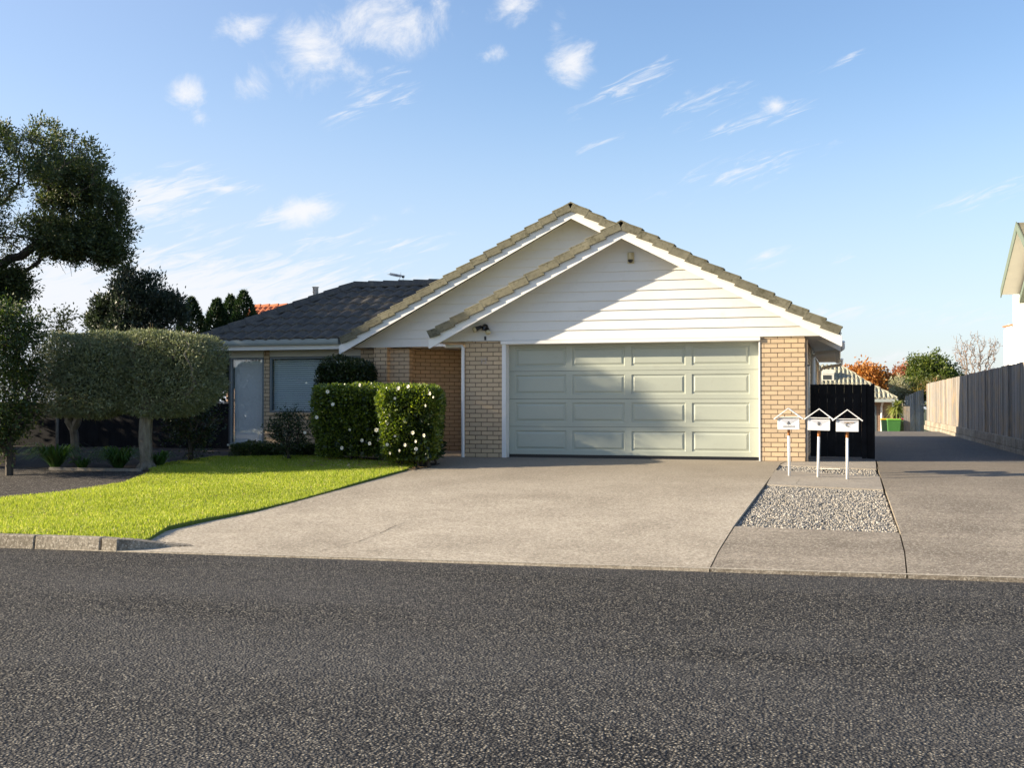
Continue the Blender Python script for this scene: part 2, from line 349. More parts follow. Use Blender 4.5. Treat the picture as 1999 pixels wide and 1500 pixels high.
def wood_mat():
    M = Mat('weathered_timber'); g = M.node('ShaderNodeNewGeometry'); co = M.coord()
    gr = M.noise(9, 8, .75, M.mapv(co, (4, 4, .35))); st = M.noise(1.6, 6, .65)
    c = M.ramp(g.outputs['Random Per Island'], [(0, (.16, .148, .132)), (.5, (.27, .25, .225)), (1, (.40, .37, .33))])
    c = M.mix(M.ramp(gr, [(.40, (.55, .55, .55)), (.6, (0, 0, 0))]), c, (.10, .09, .075))
    c = M.mix(M.ramp(st, [(.48, (0, 0, 0)), (.68, (.7, .7, .7))]), c, (.38, .27, .15))
    M.bump(gr, .7, .008); return M.out(c, .88, .2)
MT['timber'] = wood_mat()

MT['bark'] = barkmat('grey_bark', (.10, .085, .065), (.22, .195, .155)); MT['bark_dark'] = barkmat('dark_bark', (.030, .024, .018), (.075, .06, .045)); MT['bark_pale'] = barkmat('pale_bark', (.17, .13, .10), (.30, .24, .19))
MT['leaf_olive'] = leafmat('olive_leaf', (.12, .145, .075), (.25, .28, .165), (.36, .38, .26), .55, .22, (1.3, 1.3, .8), .3)
MT['twig'] = paint('olive_twig', (.14, .105, .055), .85, .3, 8)
MT['leaf_cam'] = leafmat('camellia_leaf', (.05, .085, .016), (.16, .215, .032), (.30, .33, .06), .32, .30, (1.9, 2.0, .45), .6)
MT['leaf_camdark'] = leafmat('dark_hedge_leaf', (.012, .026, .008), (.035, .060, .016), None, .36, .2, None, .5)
MT['leaf_box'] = leafmat('box_leaf', (.028, .05, .014), (.07, .105, .026), None, .45, .25)
MT['leaf_big'] = leafmat('evergreen_leaf', (.030, .050, .020), (.085, .115, .045), (.20, .20, .06), .55, .22, (1.8, 1.9, .5), .5)
MT['leaf_blue'] = leafmat('bluish_leaf', (.030, .046, .030), (.075, .10, .068), None, .45, .2, (1.3, 1.4, .8), .5)
MT['leaf_left'] = leafmat('bushy_leaf', (.022, .042, .012), (.065, .100, .025), (.14, .15, .045), .55, .25, (1.8, 1.9, .5), .5)
MT['leaf_yellow'] = leafmat('thin_yellow_leaf', (.10, .11, .035), (.25, .22, .07), (.32, .26, .12), .5, .45)
MT['leaf_conifer'] = leafmat('conifer_leaf', (.012, .030, .010), (.030, .062, .016), None, .6, .15)
MT['leaf_orange'] = leafmat('autumn_leaf', (.42, .17, .035), (.62, .30, .075), (.36, .13, .05), .55, .4, (1.2, 1.0, .5))
MT['leaf_russet'] = leafmat('russet_leaf', (.30, .10, .05), (.46, .20, .10), (.25, .16, .08), .55, .4, (1.2, 1.0, .6))
MT['leaf_green'] = leafmat('bright_leaf', (.045, .075, .018), (.13, .17, .035), (.24, .24, .08), .45, .35)
MT['leaf_sage'] = leafmat('sage_leaf', (.30, .31, .19), (.48, .46, .30), None, .55, .35, (1.2, 1.2, .8))
MT['leaf_mixed'] = leafmat('mixed_leaf', (.05, .07, .02), (.16, .15, .045), (.40, .20, .12), .5, .35)
MT['leaf_strap'] = leafmat('strap_leaf', (.030, .075, .018), (.060, .130, .030), (.11, .15, .04), .38, .35, None, .5)
MT['leaf_cord'] = leafmat('spiky_leaf', (.13, .17, .04), (.28, .30, .09), (.36, .34, .14), .45, .35)
MT['grass'] = leafmat('grass_blade', (.18, .27, .030), (.46, .51, .068), (.74, .66, .34), .55, .42, (1.4, 1.4, .7), .2)
MT['petal'] = paint('white_petal', (.82, .80, .72), .5, .04, 20); MT['stamen'] = paint('yellow_stamen', (.7, .45, .06), .6, .1, 20)
MT['dead_leaf'] = leafmat('fallen_leaf', (.20, .12, .06), (.42, .30, .16), (.6, .55, .42), .7, .2)
MT['pebble'] = None
Mp = Mat('pebbles'); gI = Mp.node('ShaderNodeNewGeometry')
MT['pebble'] = Mp.out(Mp.mix(Mp.ramp(Mp.noise(60, 3), [(.4, (0, 0, 0)), (.7, (.3, .3, .3))]), Mp.ramp(gI.outputs['Random Per Island'], [(0, (.09, .09, .09)), (.3, (.19, .185, .17)), (.6, (.29, .27, .23)), (.85, (.38, .33, .26)), (1, (.55, .52, .46))]), (.22, .21, .2)), .7, .35)
MT['rust'] = paint('rusty_steel', (.34, .13, .035), .8, .4, 40, dirt=(.08, .04, .02))
MT['box_white'] = paint('letterbox_paint', (.78, .78, .76), .4, .03, 5)
MT['flap'] = paint('flap_grey', (.50, .51, .54), .45, .04, 5); MT['label_grey'] = paint('grey_sticker', (.34, .34, .35), .6, .1, 20); MT['label_brown'] = paint('peeling_sticker', (.36, .28, .20), .7, .3, 40)  # flap triangle has a greyer tone than the letterbox body
MT['ink'] = paint('black_letter', (.03, .03, .03), .5, .1, 20)
MT['bin_green'] = paint('green_bin_plastic', (.05, .17, .04), .4, .08, 5); MT['bin_mid'] = paint('faded_green_bin', (.10, .17, .08), .5, .1, 5); MT['bin_dark'] = paint('dark_green_bin', (.02, .055, .03), .4, .1, 5)
MT['lid_red'] = paint('red_lid', (.36, .035, .05), .4, .08, 5); MT['lid_lime'] = paint('lime_lid', (.17, .42, .05), .4, .08, 5); MT['lid_yellow'] = paint('yellow_lid', (.6, .42, .03), .4, .08, 5)
MT['greentrim'] = paint('sage_green_trim', (.13, .16, .11), .5, .08, 3)
MT['blue_door'] = paint('dark_blue_door', (.03, .05, .08), .35, .1, 3)

# ------------------------------------------------------------------ the ground
def zg(y):
    if y < 11.2: return -0.672
    if y < YB: return -SL * (YB - y)
    if y < 45: return 0.0
    if y < 53: return -0.09 * (y - 45)
    return -0.72
def sheet(poly, name, m, dz=0.0, thick=None, zf=None, kind=None, parent=None, cuts=(), bev=0, label=None, grid=None):
    """level polygon (xy) draped over the ground profile, optionally with a thickness"""
    bm = bmesh.new(); vs = [bm.verts.new((float(p[0]), float(p[1]), 0)) for p in poly]; bm.faces.new(vs)
    for y in (11.2, YB, 45, 53, *cuts):
        bmesh.ops.bisect_plane(bm, geom=bm.verts[:] + bm.edges[:] + bm.faces[:], plane_co=(0, y, 0), plane_no=(0, 1, 0))
    if grid:
        xs = [p[0] for p in poly]; ys = [p[1] for p in poly]
        for x in np.arange(min(xs) + grid, max(xs), grid): bmesh.ops.bisect_plane(bm, geom=bm.verts[:] + bm.edges[:] + bm.faces[:], plane_co=(x, 0, 0), plane_no=(1, 0, 0))
        for y in np.arange(min(ys) + grid, max(ys), grid): bmesh.ops.bisect_plane(bm, geom=bm.verts[:] + bm.edges[:] + bm.faces[:], plane_co=(0, y, 0), plane_no=(0, 1, 0))
    bmesh.ops.triangulate(bm, faces=[f for f in bm.faces if len(f.verts) > 4])
    for v in bm.verts: v.co.z = (zf(v.co.x, v.co.y) if zf else zg(v.co.y)) + dz
    bmesh.ops.recalc_face_normals(bm, faces=bm.faces)
    for f in bm.faces:
        if f.normal.z < 0: f.normal_flip()
    if thick:
        r = bmesh.ops.extrude_face_region(bm, geom=bm.faces[:]); 
        for e in r['geom']:
            if isinstance(e, bmesh.types.BMVert): e.co.z += 0
        top = set(e for e in r['geom'] if isinstance(e, bmesh.types.BMVert))
        for v in bm.verts:
            if v not in top: v.co.z -= thick
        bmesh.ops.recalc_face_normals(bm, faces=bm.faces)
    me = bpy.data.meshes.new(name); bm.to_mesh(me); bm.free(); me.materials.append(m)
    o = bpy.data.objects.new(name, me); col.objects.link(o)
    if parent: o.parent = parent
    if kind: o['kind'] = kind
    if label: o['label'] = label
    return o
gz = MB()
ys = [-60, 11.2, 21, 45, 53, 70, 400]
zz = [-.76, -.76, -.10, -.10, -.86, -.90, -.90]
for a in range(len(ys) - 1): gz.face([(-300, ys[a], zz[a]), (300, ys[a], zz[a]), (300, ys[a + 1], zz[a + 1]), (-300, ys[a + 1], zz[a + 1])])
tag(gz.build('ground', MT['ground'], recalc=False), kind='structure')

eL = G(245, 1077)[:2]; eR = G(1999, 1130)[:2]; rd = (eR - eL) / np.linalg.norm(eR - eL)
def edge(x): return eL[1] + (x - eL[0]) * rd[1] / rd[0]
rp = [(-60, -14), (60, -14), (60, edge(60)), (-60, edge(-60))]
sheet([(p[0], p[1] - .02 if p[1] > 0 else p[1]) for p in rp], 'road', MT['road'], 0, zf=lambda x, y: -.672 - .004, kind='structure', grid=None)

# driveway slabs: joints taken from the lines between them
JL = [G(*p)[:2] for p in ((1388, 1107), (1402, 1078), (1433, 1028), (1495, 945), (1524, 906))]
JR = [G(*p)[:2] for p in ((1770, 1121), (1766, 1078), (1757, 1041), (1727, 955), (1712, 912))]
JL.append(np.array([-0.93, 21.06])); 
lawn_edge = [G(*p)[:2] for p in ((262, 1058), (330, 1036), (400, 1020), (500, 1000), (600, 974), (700, 946), (790, 921), (835, 905))]
g = .007
a = [(p[0] - g, p[1]) for p in JL]
main = [tuple(lawn_edge[0] + [-.55, -.30]), (a[0][0], edge(a[0][0]))] + a[1:] + [(-0.93 - g, 21.08), (-7.05, 21.08), (-7.05, 23.9), (-9.6, 23.9), (-9.6, 20.5)] + [tuple(p) for p in reversed(lawn_edge)]
main[0] = (lawn_edge[0][0] - .62, edge(lawn_edge[0][0] - .62)); 
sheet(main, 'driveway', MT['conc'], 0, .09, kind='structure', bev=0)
L = [(p[0] + g, p[1]) for p in JL]; Rr = [(p[0] - g, p[1]) for p in JR]
# bed outlines
bBL, bBR, bTL, bTR = [G(*p)[:2] for p in ((1435, 1028), (1755, 1041), (1497, 946), (1724, 956))]
sBL, sBR, sTL, sTR = [G(*p)[:2] for p in ((1512, 918), (1717, 931), (1523, 908), (1708, 916))]
apron = [(L[0][0], edge(L[0][0])), (Rr[0][0], edge(Rr[0][0])), Rr[1], tuple(bBR + [-.0, 0]), tuple(bBL), L[1]]
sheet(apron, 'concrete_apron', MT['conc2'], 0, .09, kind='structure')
mid = [tuple(bTL), tuple(bTR), tuple(sBR), tuple(sBL)]
sheet(mid, 'concrete_strip', MT['conc_smooth'], 0, .09, kind='structure')
back = [tuple(sTL), tuple(sTR), (JR[-1][0] - .02, 20.15), (.62, 21.9), (-.58, 21.9), (-.6, 21.08), (-.92, 21.08)]
sheet(back, 'concrete_path', MT['conc_smooth'], 0, .09, kind='structure')
rj = [(p[0] + g, p[1]) for p in JR]
rdrv = [(rj[0][0], edge(rj[0][0])), (9.0, edge(9.0)), (9.0, 18.0), (6.5, 21.0), (3.55, 21.6), (.64, 21.9), (JR[-1][0] + .02, 20.2)] + rj[::-1][:-1]
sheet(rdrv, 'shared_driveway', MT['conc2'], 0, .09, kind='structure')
sheet([(-.6, 21.915), (.64, 21.915), (3.62, 21.615), (3.62, 45), (3.62, 70), (-12, 70), (-12, 40), (-.6, 40)], 'rear_driveway', MT['conc_dark'], 0, .06, kind='structure')
lip = MB()
for xa in np.arange(-7.7, 8.9, .83): lip.face([(xa, edge(xa) + .004, zg(edge(xa)) + .004), (xa + .83, edge(xa + .83) + .004, zg(edge(xa + .83)) + .004), (xa + .83, edge(xa + .83) + .05, zg(edge(xa + .83) + .05) + .004), (xa, edge(xa) + .05, zg(edge(xa) + .05) + .004)])
tag(lip.build('driveway_lip', MT['lip'], recalc=False), kind='structure')
# gravel beds: a sunken base and loose stones
def inpoly(P, poly):
    x, y = P[:, 0], P[:, 1]; c = np.zeros(len(P), bool); n = len(poly)
    for i in range(n):
        x0, y0 = poly[i]; x1, y1 = poly[(i + 1) % n]
        k = ((y0 > y) != (y1 > y)) & (x < (x1 - x0) * (y - y0) / (y1 - y0 + 1e-12) + x0); c ^= k
    return c
def scatter(poly, n):
    poly = np.array(poly, float); lo = poly.min(0); hi = poly.max(0); out = []; m = 0
    while m < n:
        P = lo + rng.random((n * 2, 2)) * (hi - lo); P = P[inpoly(P, poly)]; out.append(P); m += len(P)
    return np.vstack(out)[:n]
zgv = np.vectorize(zg)
bm = bmesh.new(); bmesh.ops.create_icosphere(bm, subdivisions=1, radius=1); bm.faces.ensure_lookup_table()
icoV = np.array([v.co for v in bm.verts]); icoF = np.array([[v.index for v in f.verts] for f in bm.faces]); bm.free()
def stones(name, poly, n, size, dz, m, label):
    P = scatter(poly, n); s = size * (.55 + rng.random(n) * .9); ang = rng.random(n) * 6.283
    sc = np.stack([s, s * (.6 + .4 * rng.random(n)), s * (.45 + .25 * rng.random(n))], 1)
    V = icoV[None] * sc[:, None] * (1 + .22 * (rng.random((n, len(icoV), 1)) - .5))
    tx = (rng.random(n) - .5) * 1.0; c, s_ = np.cos(tx)[:, None], np.sin(tx)[:, None]
    y, z = V[..., 1] * c - V[..., 2] * s_, V[..., 1] * s_ + V[..., 2] * c; V[..., 1], V[..., 2] = y, z
    c, s_ = np.cos(ang)[:, None], np.sin(ang)[:, None]; x, y = V[..., 0] * c - V[..., 1] * s_, V[..., 0] * s_ + V[..., 1] * c; V[..., 0], V[..., 1] = x, y
    V[..., 0] += P[:, :1]; V[..., 1] += P[:, 1:]; V[..., 2] += (zgv(P[:, 1]) + dz + rng.random(n) * .022)[:, None]
    FF = (icoF[None] + (np.arange(n) * len(icoV))[:, None, None]).reshape(-1, 3)
    me = bpy.data.meshes.new(name); me.vertices.add(n * len(icoV)); me.vertices.foreach_set('co', V.reshape(-1).astype(np.float32))
    k = len(FF); me.loops.add(k * 3); me.loops.foreach_set('vertex_index', FF.reshape(-1).astype(np.int32)); me.polygons.add(k)
    me.polygons.foreach_set('loop_start', np.arange(0, k * 3, 3, dtype=np.int32)); me.polygons.foreach_set('loop_total', np.full(k, 3, np.int32)); me.update(calc_edges=True); me.materials.append(m)
    o = bpy.data.objects.new(name, me); col.objects.link(o); return tag(o, label, 'gravel', kind='stuff')
bed = [bBL, bBR, bTR, bTL]; bed2 = [sBL, sBR, sTR, sTL]
sheet([tuple(p) for p in bed], 'bed_base', MT['soil'], -.055, kind='structure'); sheet([tuple(p) for p in bed2], 'bed_base', MT['soil'], -.055, kind='structure')
stones('gravel', bed, 22000, .0135, -.045, MT['pebble'], 'bed of loose grey and cream pebbles nearest the road')
stones('gravel', bed2, 3200, .015, -.04, MT['pebble'], 'narrow strip of pebbles behind the three letterboxes')
# a pale pipe lying in the narrow strip
p0, p1 = G(1592, 916), G(1640, 918)
tag(MB().obox([p0[0], p0[1], p0[2] + .0], [p1[0] - p0[0], p1[1] - p0[1], 0], [.02, .07, 0], [0, 0, .012]).build('paving_stone', MT['conc_pale'], bev=.003, at=(float(p0[0]), float(p0[1]), float(p0[2]))), 'pale thin slab lying in the pebble strip behind the middle letterbox', 'paving stone')
# cracks in the concrete
def crack(pix, w, seed):
    rr = random.Random(seed); pts = [G(*p) for p in pix]; dense = []
    for a_, b_ in zip(pts[:-1], pts[1:]):
        k = max(3, int(np.linalg.norm(b_ - a_) / .07))
        for i in range(k): dense.append(a_ + (b_ - a_) * i / k + np.array([rr.uniform(-.012, .012), rr.uniform(-.03, .03), 0]))
    m = MB()
    for i in range(len(dense) - 1):
        if rr.random() < .12: continue
        a_, b_ = dense[i], dense[i + 1]; wa = w * rr.uniform(.3, 1); z = .004
        m.face([(a_[0] - wa, a_[1] - wa, zg(a_[1] - wa) + z), (b_[0] - wa, b_[1] - wa, zg(b_[1] - wa) + z), (b_[0] + wa, b_[1] + wa, zg(b_[1] + wa) + z), (a_[0] + wa, a_[1] + wa, zg(a_[1] + wa) + z)])
    tag(m.build('crack', MT['crack'], recalc=False), kind='structure')
crack([(608, 1083), (660, 1068), (700, 1058), (738, 1044), (770, 1028), (800, 1018)], .006, 3)
crack([(1555, 945), (1562, 935)], .004, 4)

# kerb blocks
KT = .145
kerb_pts_x = [-26.0, -20] + list(np.arange(-14.6, -8.6, .9)) + [-8.32]
kx = np.interp
kb = empty('kerb', (-12, edge(-12), -.66), 'low weathered concrete kerb edging the lawn along the road', 'kerb')
for i in range(len(kerb_pts_x) - 1):
    x0, x1 = kerb_pts_x[i] + .006, kerb_pts_x[i + 1] - .006; m = MB(); t = rng.uniform(-.004, .004)
    y0a, y1a = edge(x0), edge(x1)
    m.hexa([(x0, y0a, -.72), (x1, y1a, -.72), (x1, y1a + .17, -.72), (x0, y0a + .17, -.72), (x0, y0a + .025, -.672 + KT + t), (x1, y1a + .025, -.672 + KT + t), (x1, y1a + .17, -.672 + KT + t), (x0, y0a + .17, -.672 + KT + t)])
    m.build('block', MT['kerb'], kb, bev=.015)
# the curved end block that dips down to the driveway
cv = [G(*p)[:2] for p in ((222, 1077), (240, 1072), (250, 1062))]
m = MB(); x0 = -8.30; ya = edge(x0)
ring = [(x0, ya, KT), (x0 + .20, ya + .0, KT * .95), (x0 + .33, ya + .09, KT * .85), (x0 + .62, ya + .30, KT * .45), (x0 + 1.1, ya + .46, .02)]
for i in range(4):
    a_, b_ = ring[i], ring[i + 1]
    m.hexa([(a_[0], a_[1], -.74), (b_[0], b_[1], -.74), (b_[0] - .06, b_[1] + .17, -.74), (a_[0] - .03, a_[1] + .17, -.74),
            (a_[0], a_[1] + .02, -.672 + a_[2]), (b_[0], b_[1] + .02, -.672 + b_[2]), (b_[0] - .06, b_[1] + .17, -.672 + b_[2]), (a_[0] - .03, a_[1] + .17, -.672 + a_[2])])
m.build('end_block', MT['kerb'], kb)

# lawn
def zl(x, y):
    return zg(y) + .02 + .115 * max(0, min(1, (14.0 - y) / 2.6)) * max(.12, min(1, (-7.9 - x) / 1.8)) + .018 * math.sin(x * 1.7) * math.sin(y * 1.3)
pth = [G(*p)[:2] for p in ((0, 975), (120, 962), (240, 945), (300, 925))]
lawn_poly = [(-20.5, edge(-20.5) + .17)] + [(x, edge(x) + .17) for x in (-16, -12, -9)] + [(-8.32, edge(-8.3) + .17), (-8.0, edge(-8) + .30)] + [tuple(p + [-.03, .02]) for p in lawn_edge[1:]] + [(-8.4, 20.1), (-9.5, 20.5), (-12.2, 20.45), (-12.6, 18.6)] + [tuple(p) for p in reversed(pth)] + [(-20.5, 13.2)]
sheet(lawn_poly, 'lawn', MT['lawn'], 0, .08, zf=zl, kind='structure', grid=.8)
def grass(name, poly, n, h, label, dens=None):
    P = scatter(poly, n)
    z = np.array([zl(x, y) for x, y in P]); a_ = rng.random(n) * 6.283; w = .004 + .004 * rng.random(n); hh = h * (.5 + .8 * rng.random(n))
    lean = (rng.random((n, 2)) - .5) * 1.1 * hh[:, None]
    V = np.zeros((n, 3, 3)); V[:, 0, :2] = P + np.stack([np.cos(a_), np.sin(a_)], 1) * w[:, None]; V[:, 1, :2] = P - np.stack([np.cos(a_), np.sin(a_)], 1) * w[:, None]
    V[:, 2, :2] = P + lean; V[:, :2, 2] = (z - .005)[:, None]; V[:, 2, 2] = z + hh
    return tag(fastmesh(name, V.reshape(-1, 3), 3, MT['grass']), label, 'grass', kind='stuff')
grass('grass', lawn_poly, 260000, .036, 'bright green mown grass growing on the front lawn')
# fallen leaves and petals on the lawn and by the hedge
def litter(n, poly, s, m, name, label, cat):
    P = scatter(poly, n); z = np.array([zl(x, y) for x, y in P]) + .03; V = np.zeros((n, 4, 3)); a_ = rng.random(n) * 6.28
    for k in range(4):
        t = a_ + k * 1.5708; r_ = s * (.6 + .5 * rng.random(n)) * (1 if k % 2 else .55); V[:, k, 0] = P[:, 0] + np.cos(t) * r_; V[:, k, 1] = P[:, 1] + np.sin(t) * r_; V[:, k, 2] = z + (rng.random(n) - .3) * .02
    return tag(fastmesh(name, V.reshape(-1, 3), 4, m), label, cat, kind='stuff')
litter(420, lawn_poly, .02, MT['dead_leaf'], 'fallen_leaves', 'dry fallen leaves and petals scattered over the lawn', 'fallen leaves')
litter(260, [(-9.9, 18.9), (-7.2, 18.6), (-7.1, 19.1), (-9.6, 20.2)], .035, MT['dead_leaf'], 'fallen_leaves', 'brown leaf litter under the front of the camellia hedge', 'fallen leaves')
# asphalt path and bed on the left
pa = [(-26, 13.3)] + [tuple(p) for p in pth] + [tuple(G(275, 921)[:2]), tuple(G(120, 917)[:2]), (-19, 18.6), (-26, 18.8)]
sheet(pa, 'side_path', MT['asphalt_old'], .006, .05, kind='structure')
bedp = [(-26, 18.8), (-19, 18.6), tuple(G(120, 917)[:2]), tuple(G(275, 921)[:2]), (-12.6, 18.6), (-12.2, 20.45), (-9.5, 20.5), (-8.4, 19.4), (-7.3, 18.98), (-7.15, 19.9), (-8.9, 20.6), (-9.75, 20.7), (-9.75, 23.1), (-26, 23.4)]
sheet(bedp, 'garden_bed', MT['soil'], .012, .07, kind='structure')
q0 = G(95, 919); q1 = G(275, 922)
tag(MB().obox([q0[0], q0[1], q0[2]], [q1[0] - q0[0], q1[1] - q0[1], q1[2] - q0[2]], [0, .04, 0], [0, 0, .06]).build('bed_edging', MT['timber'], bev=.004, at=(float(q0[0]), float(q0[1]), float(q0[2]))), 'thin timber board edging the bed under the trees', 'garden edging')
# ------------------------------------------------------------------ the house
FY = 21.087; RY = 20.66                       # garage front wall, front rake
house = empty('brick_house', (-4.0, 21.0, 0), 'single storey cream brick house with white weatherboard gables over a wide garage door', 'house')
def part(name, mb, m, parent=house, **k): return mb.build(name, MT[m], parent, **k)
PITCHR = 0.53; c28 = 1 / math.hypot(1, PITCHR); s28 = PITCHR * c28
DX0, DX1, DZ1 = -6.217, -1.417, 2.195          # garage door opening
# brick walls
def lbl(o, t): o['label'] = t; return o
lbl(part('brick_pier', MB().box(-7.05, DX0 - .085, FY, FY + .26, -.12, 2.26), 'brick'), 'shaded brick pier left of the garage door')
lbl(part('brick_pier', MB().box(DX1 + .03, -.60, FY, FY + .26, -.12, 2.27), 'brick'), 'sunlit brick pier right of the garage door')
part('wall', MB().box(-.86, -.603, FY + .262, 25.6, -.12, 2.262).box(-.86, -.603, 27.4, 29.0, -.12, 2.262).box(-.86, -.603, 30.6, 34.6, -.12, 2.262).box(-.86, -.603, 25.6, 27.4, -.12, 1.0).box(-.86, -.603, 29.0, 30.6, -.12, 1.0), 'brick'); part('wall', MB().box(-7.05, -6.8, FY + .262, 26.4, -.12, 2.255), 'brick')
part('wall', MB().box(-13.4, -.9, 34.4, 34.6, -.12, 2.25), 'brick'); part('wall', MB().box(-13.38, -13.14, 23.35, 34.35, -.12, 2.25), 'brick')
# front wall of the left wing, pierced by the two windows
WY = 23.08
part('wall', MB().box(-12.52, -12.385, WY, WY + .24, -.12, 2.25).box(-12.385, -10.15, WY, WY + .24, -.12, .80).box(-10.15, -9.0, WY, WY + .24, -.12, 2.25).box(-13.4, -12.52, WY, WY + .24, -.12, .12), 'brick')
# porch: square pillar and the angled entry wall
part('pillar', MB().box(-9.757, -9.457, 22.9, 23.20, -.10, 2.268), 'brick')
ew = MB(); a0 = np.array([-9.40, 23.36, 0]); d45 = np.array([.7071, .7071, 0]); nn = np.array([-.7071, .7071, 0])
ew.obox(a0 + [0, 0, -.1], d45 * 1.72, nn * .24, [0, 0, 2.36]); o = part('wall', ew, 'brick')
uvl = o.data.uv_layers[0].data
for p_ in o.data.polygons:                        # run the courses along the diagonal
    for li in p_.loop_indices:
        co = Vector(o.data.vertices[o.data.loops[li].vertex_index].co) + worigin(house); uvl[li].uv = ((co.x * .7071 + co.y * .7071), co.z)
dd = MB(); b0 = a0 + d45 * 1.72; dd.obox(b0 + [0, 0, 0], d45 * .07, nn * .2, [0, 0, 2.2]); part('door_frame', dd, 'blue_door')
dd = MB(); dd.obox(b0 + d45 * .072 + nn * .1 + [0, 0, .01], d45 * .9, nn * .05, [0, 0, 2.1]); fd = part('door', dd, 'blue_door')
dd = MB(); dd.obox(b0 + d45 * .98, d45 * 1.3, nn * .24, [0, 0, 2.25]); part('wall', dd, 'brick')
part('soffit', MB().box(-10.2, -7.06, 22.98, 27.5, 2.27, 2.29), 'soffit')
# garage door: four hinged sections, four raised panels in each
gd = empty('garage_door', (0, 0, 0), None, None); gd.parent = house; gd.location = (-3.817 + 4.0, FY - 21.0, 0)
gdy = FY + .215
nsec = 4; zb = 0.062; hs = (DZ1 + .02 - zb) / nsec
pan_x = [(-6.09, -5.07), (-4.95, -3.93), (-3.80, -2.78), (-2.66, -1.60)]
for s_ in range(nsec):
    m = MB(); z0 = zb + s_ * hs + (.003 if s_ else 0); z1 = zb + (s_ + 1) * hs - .003
    px0, px1 = z0 + .085, z1 - .075; X = [DX0 - .02] + [c for p_ in pan_x for c in p_] + [DX1 + .02]; Z = [z0, px0, px1, z1]
    for i in range(len(X) - 1):
        for j in range(3):
            if j == 1 and i % 2 == 1:
                rings = []
                for (ins, dep) in ((0, 0), (.012, .016), (.030, .016), (.062, .002)):
                    rings.append([(X[i] + ins, gdy + dep, Z[1] + ins), (X[i + 1] - ins, gdy + dep, Z[1] + ins), (X[i + 1] - ins, gdy + dep, Z[2] - ins), (X[i] + ins, gdy + dep, Z[2] - ins)])
                for r0, r1 in zip(rings[:-1], rings[1:]):
                    for k in range(4): m.face([r0[k], r0[(k + 1) % 4], r1[(k + 1) % 4], r1[k]])
                m.face(rings[-1])
            else: m.face([(X[i], gdy, Z[j]), (X[i + 1], gdy, Z[j]), (X[i + 1], gdy, Z[j + 1]), (X[i], gdy, Z[j + 1])])
    for zz_ in ((z0, -1), (z1, 1)): m.face([(X[0], gdy, zz_[0]), (X[-1], gdy, zz_[0]), (X[-1], gdy + .04, zz_[0] ), (X[0], gdy + .04, zz_[0])])
    for k in range(3): m.face([(X[0], gdy - .0015, z1 - .012 - k * 0), (X[0], gdy - .0015, z1 - .012), (X[0], gdy - .0015, z1 - .012)]) if False else None
    o = m.build('door_section', MT['door'], gd, recalc=False)
part('garage_floor', MB().box(DX0 - .02, DX1 + .02, FY + .05, FY + 1.2, -.06, .0), 'conc_smooth'); part('garage_back', MB().box(DX0 - .05, DX1 + .05, gdy + .045, gdy + .07, .0, 2.25), 'dim')
part('rubber_seal', MB().box(DX0, DX1, gdy + .005, gdy + .035, .004, .06), 'plastic_black')
part('door_jamb', MB().box(DX0 - .083, DX0 - .002, FY - .012, FY + .24, -.02, 2.195), 'white', bev=.004); part('door_jamb', MB().box(DX1, DX1 + .028, FY - .012, FY + .24, -.02, 2.188), 'white', bev=.004)
part('door_header', MB().box(DX0 - .10, DX1 + .03, FY - .045, FY + .12, 2.197, 2.262).box(DX0 - .09, DX1 + .02, FY - .012, FY + .2, 2.190, 2.1965), 'white', bev=.003)
part('lintel', MB().box(DX0 - .1, DX1 + .04, FY + .121, FY + .26, 2.20, 2.27), 'brick')
# weatherboard gables
def gable(y, xc, zap, xl, xr, z0, name='weatherboard_gable', bh=.182):
    """triangle zap at xc falling at the roof pitch; boards lap with their lower edge proud"""
    m = MB(); z = z0; k = 0
    def lim(zz): h = (zap - zz) / PITCHR; return max(xl, xc - h), min(xr, xc + h)
    while z < zap - .03:
        z1 = min(z + bh, zap); a_, b_ = lim(z), lim(z1); c_ = lim(z + .004)
        m.face([(a_[0], y - .022, z), (a_[1], y - .022, z), (b_[1], y - .003, z1), (b_[0], y - .003, z1)])
        m.face([(a_[0], y - .022, z), (a_[0], y + .0, z), (a_[1], y + .0, z), (a_[1], y - .022, z)])
        z = z1
    m.face([(lim(z0)[0], y + .02, z0), (lim(z0)[1], y + .02, z0), (xc, y + .02, zap)])
    return part(name, m, 'board', recalc=False)
XF, ZF = -3.867, 4.26; XM, ZM = -5.25, 4.98     # ridge of the roof deck underside
lbl(gable(FY - .002, XF, ZF - .05, -7.55, -.12, 2.268), 'front gable above the garage door')
lbl(gable(22.93, XM, ZM - .05, -10.28, -.2, 2.272), 'larger gable set back on the left')
part('gable_return', MB().box(-7.56, -7.05, FY + .0, FY + .02, 2.262, 2.268), 'white'); part('gable_return', MB().box(-.60, -.12, FY + .0, FY + .02, 2.262, 2.268), 'white')
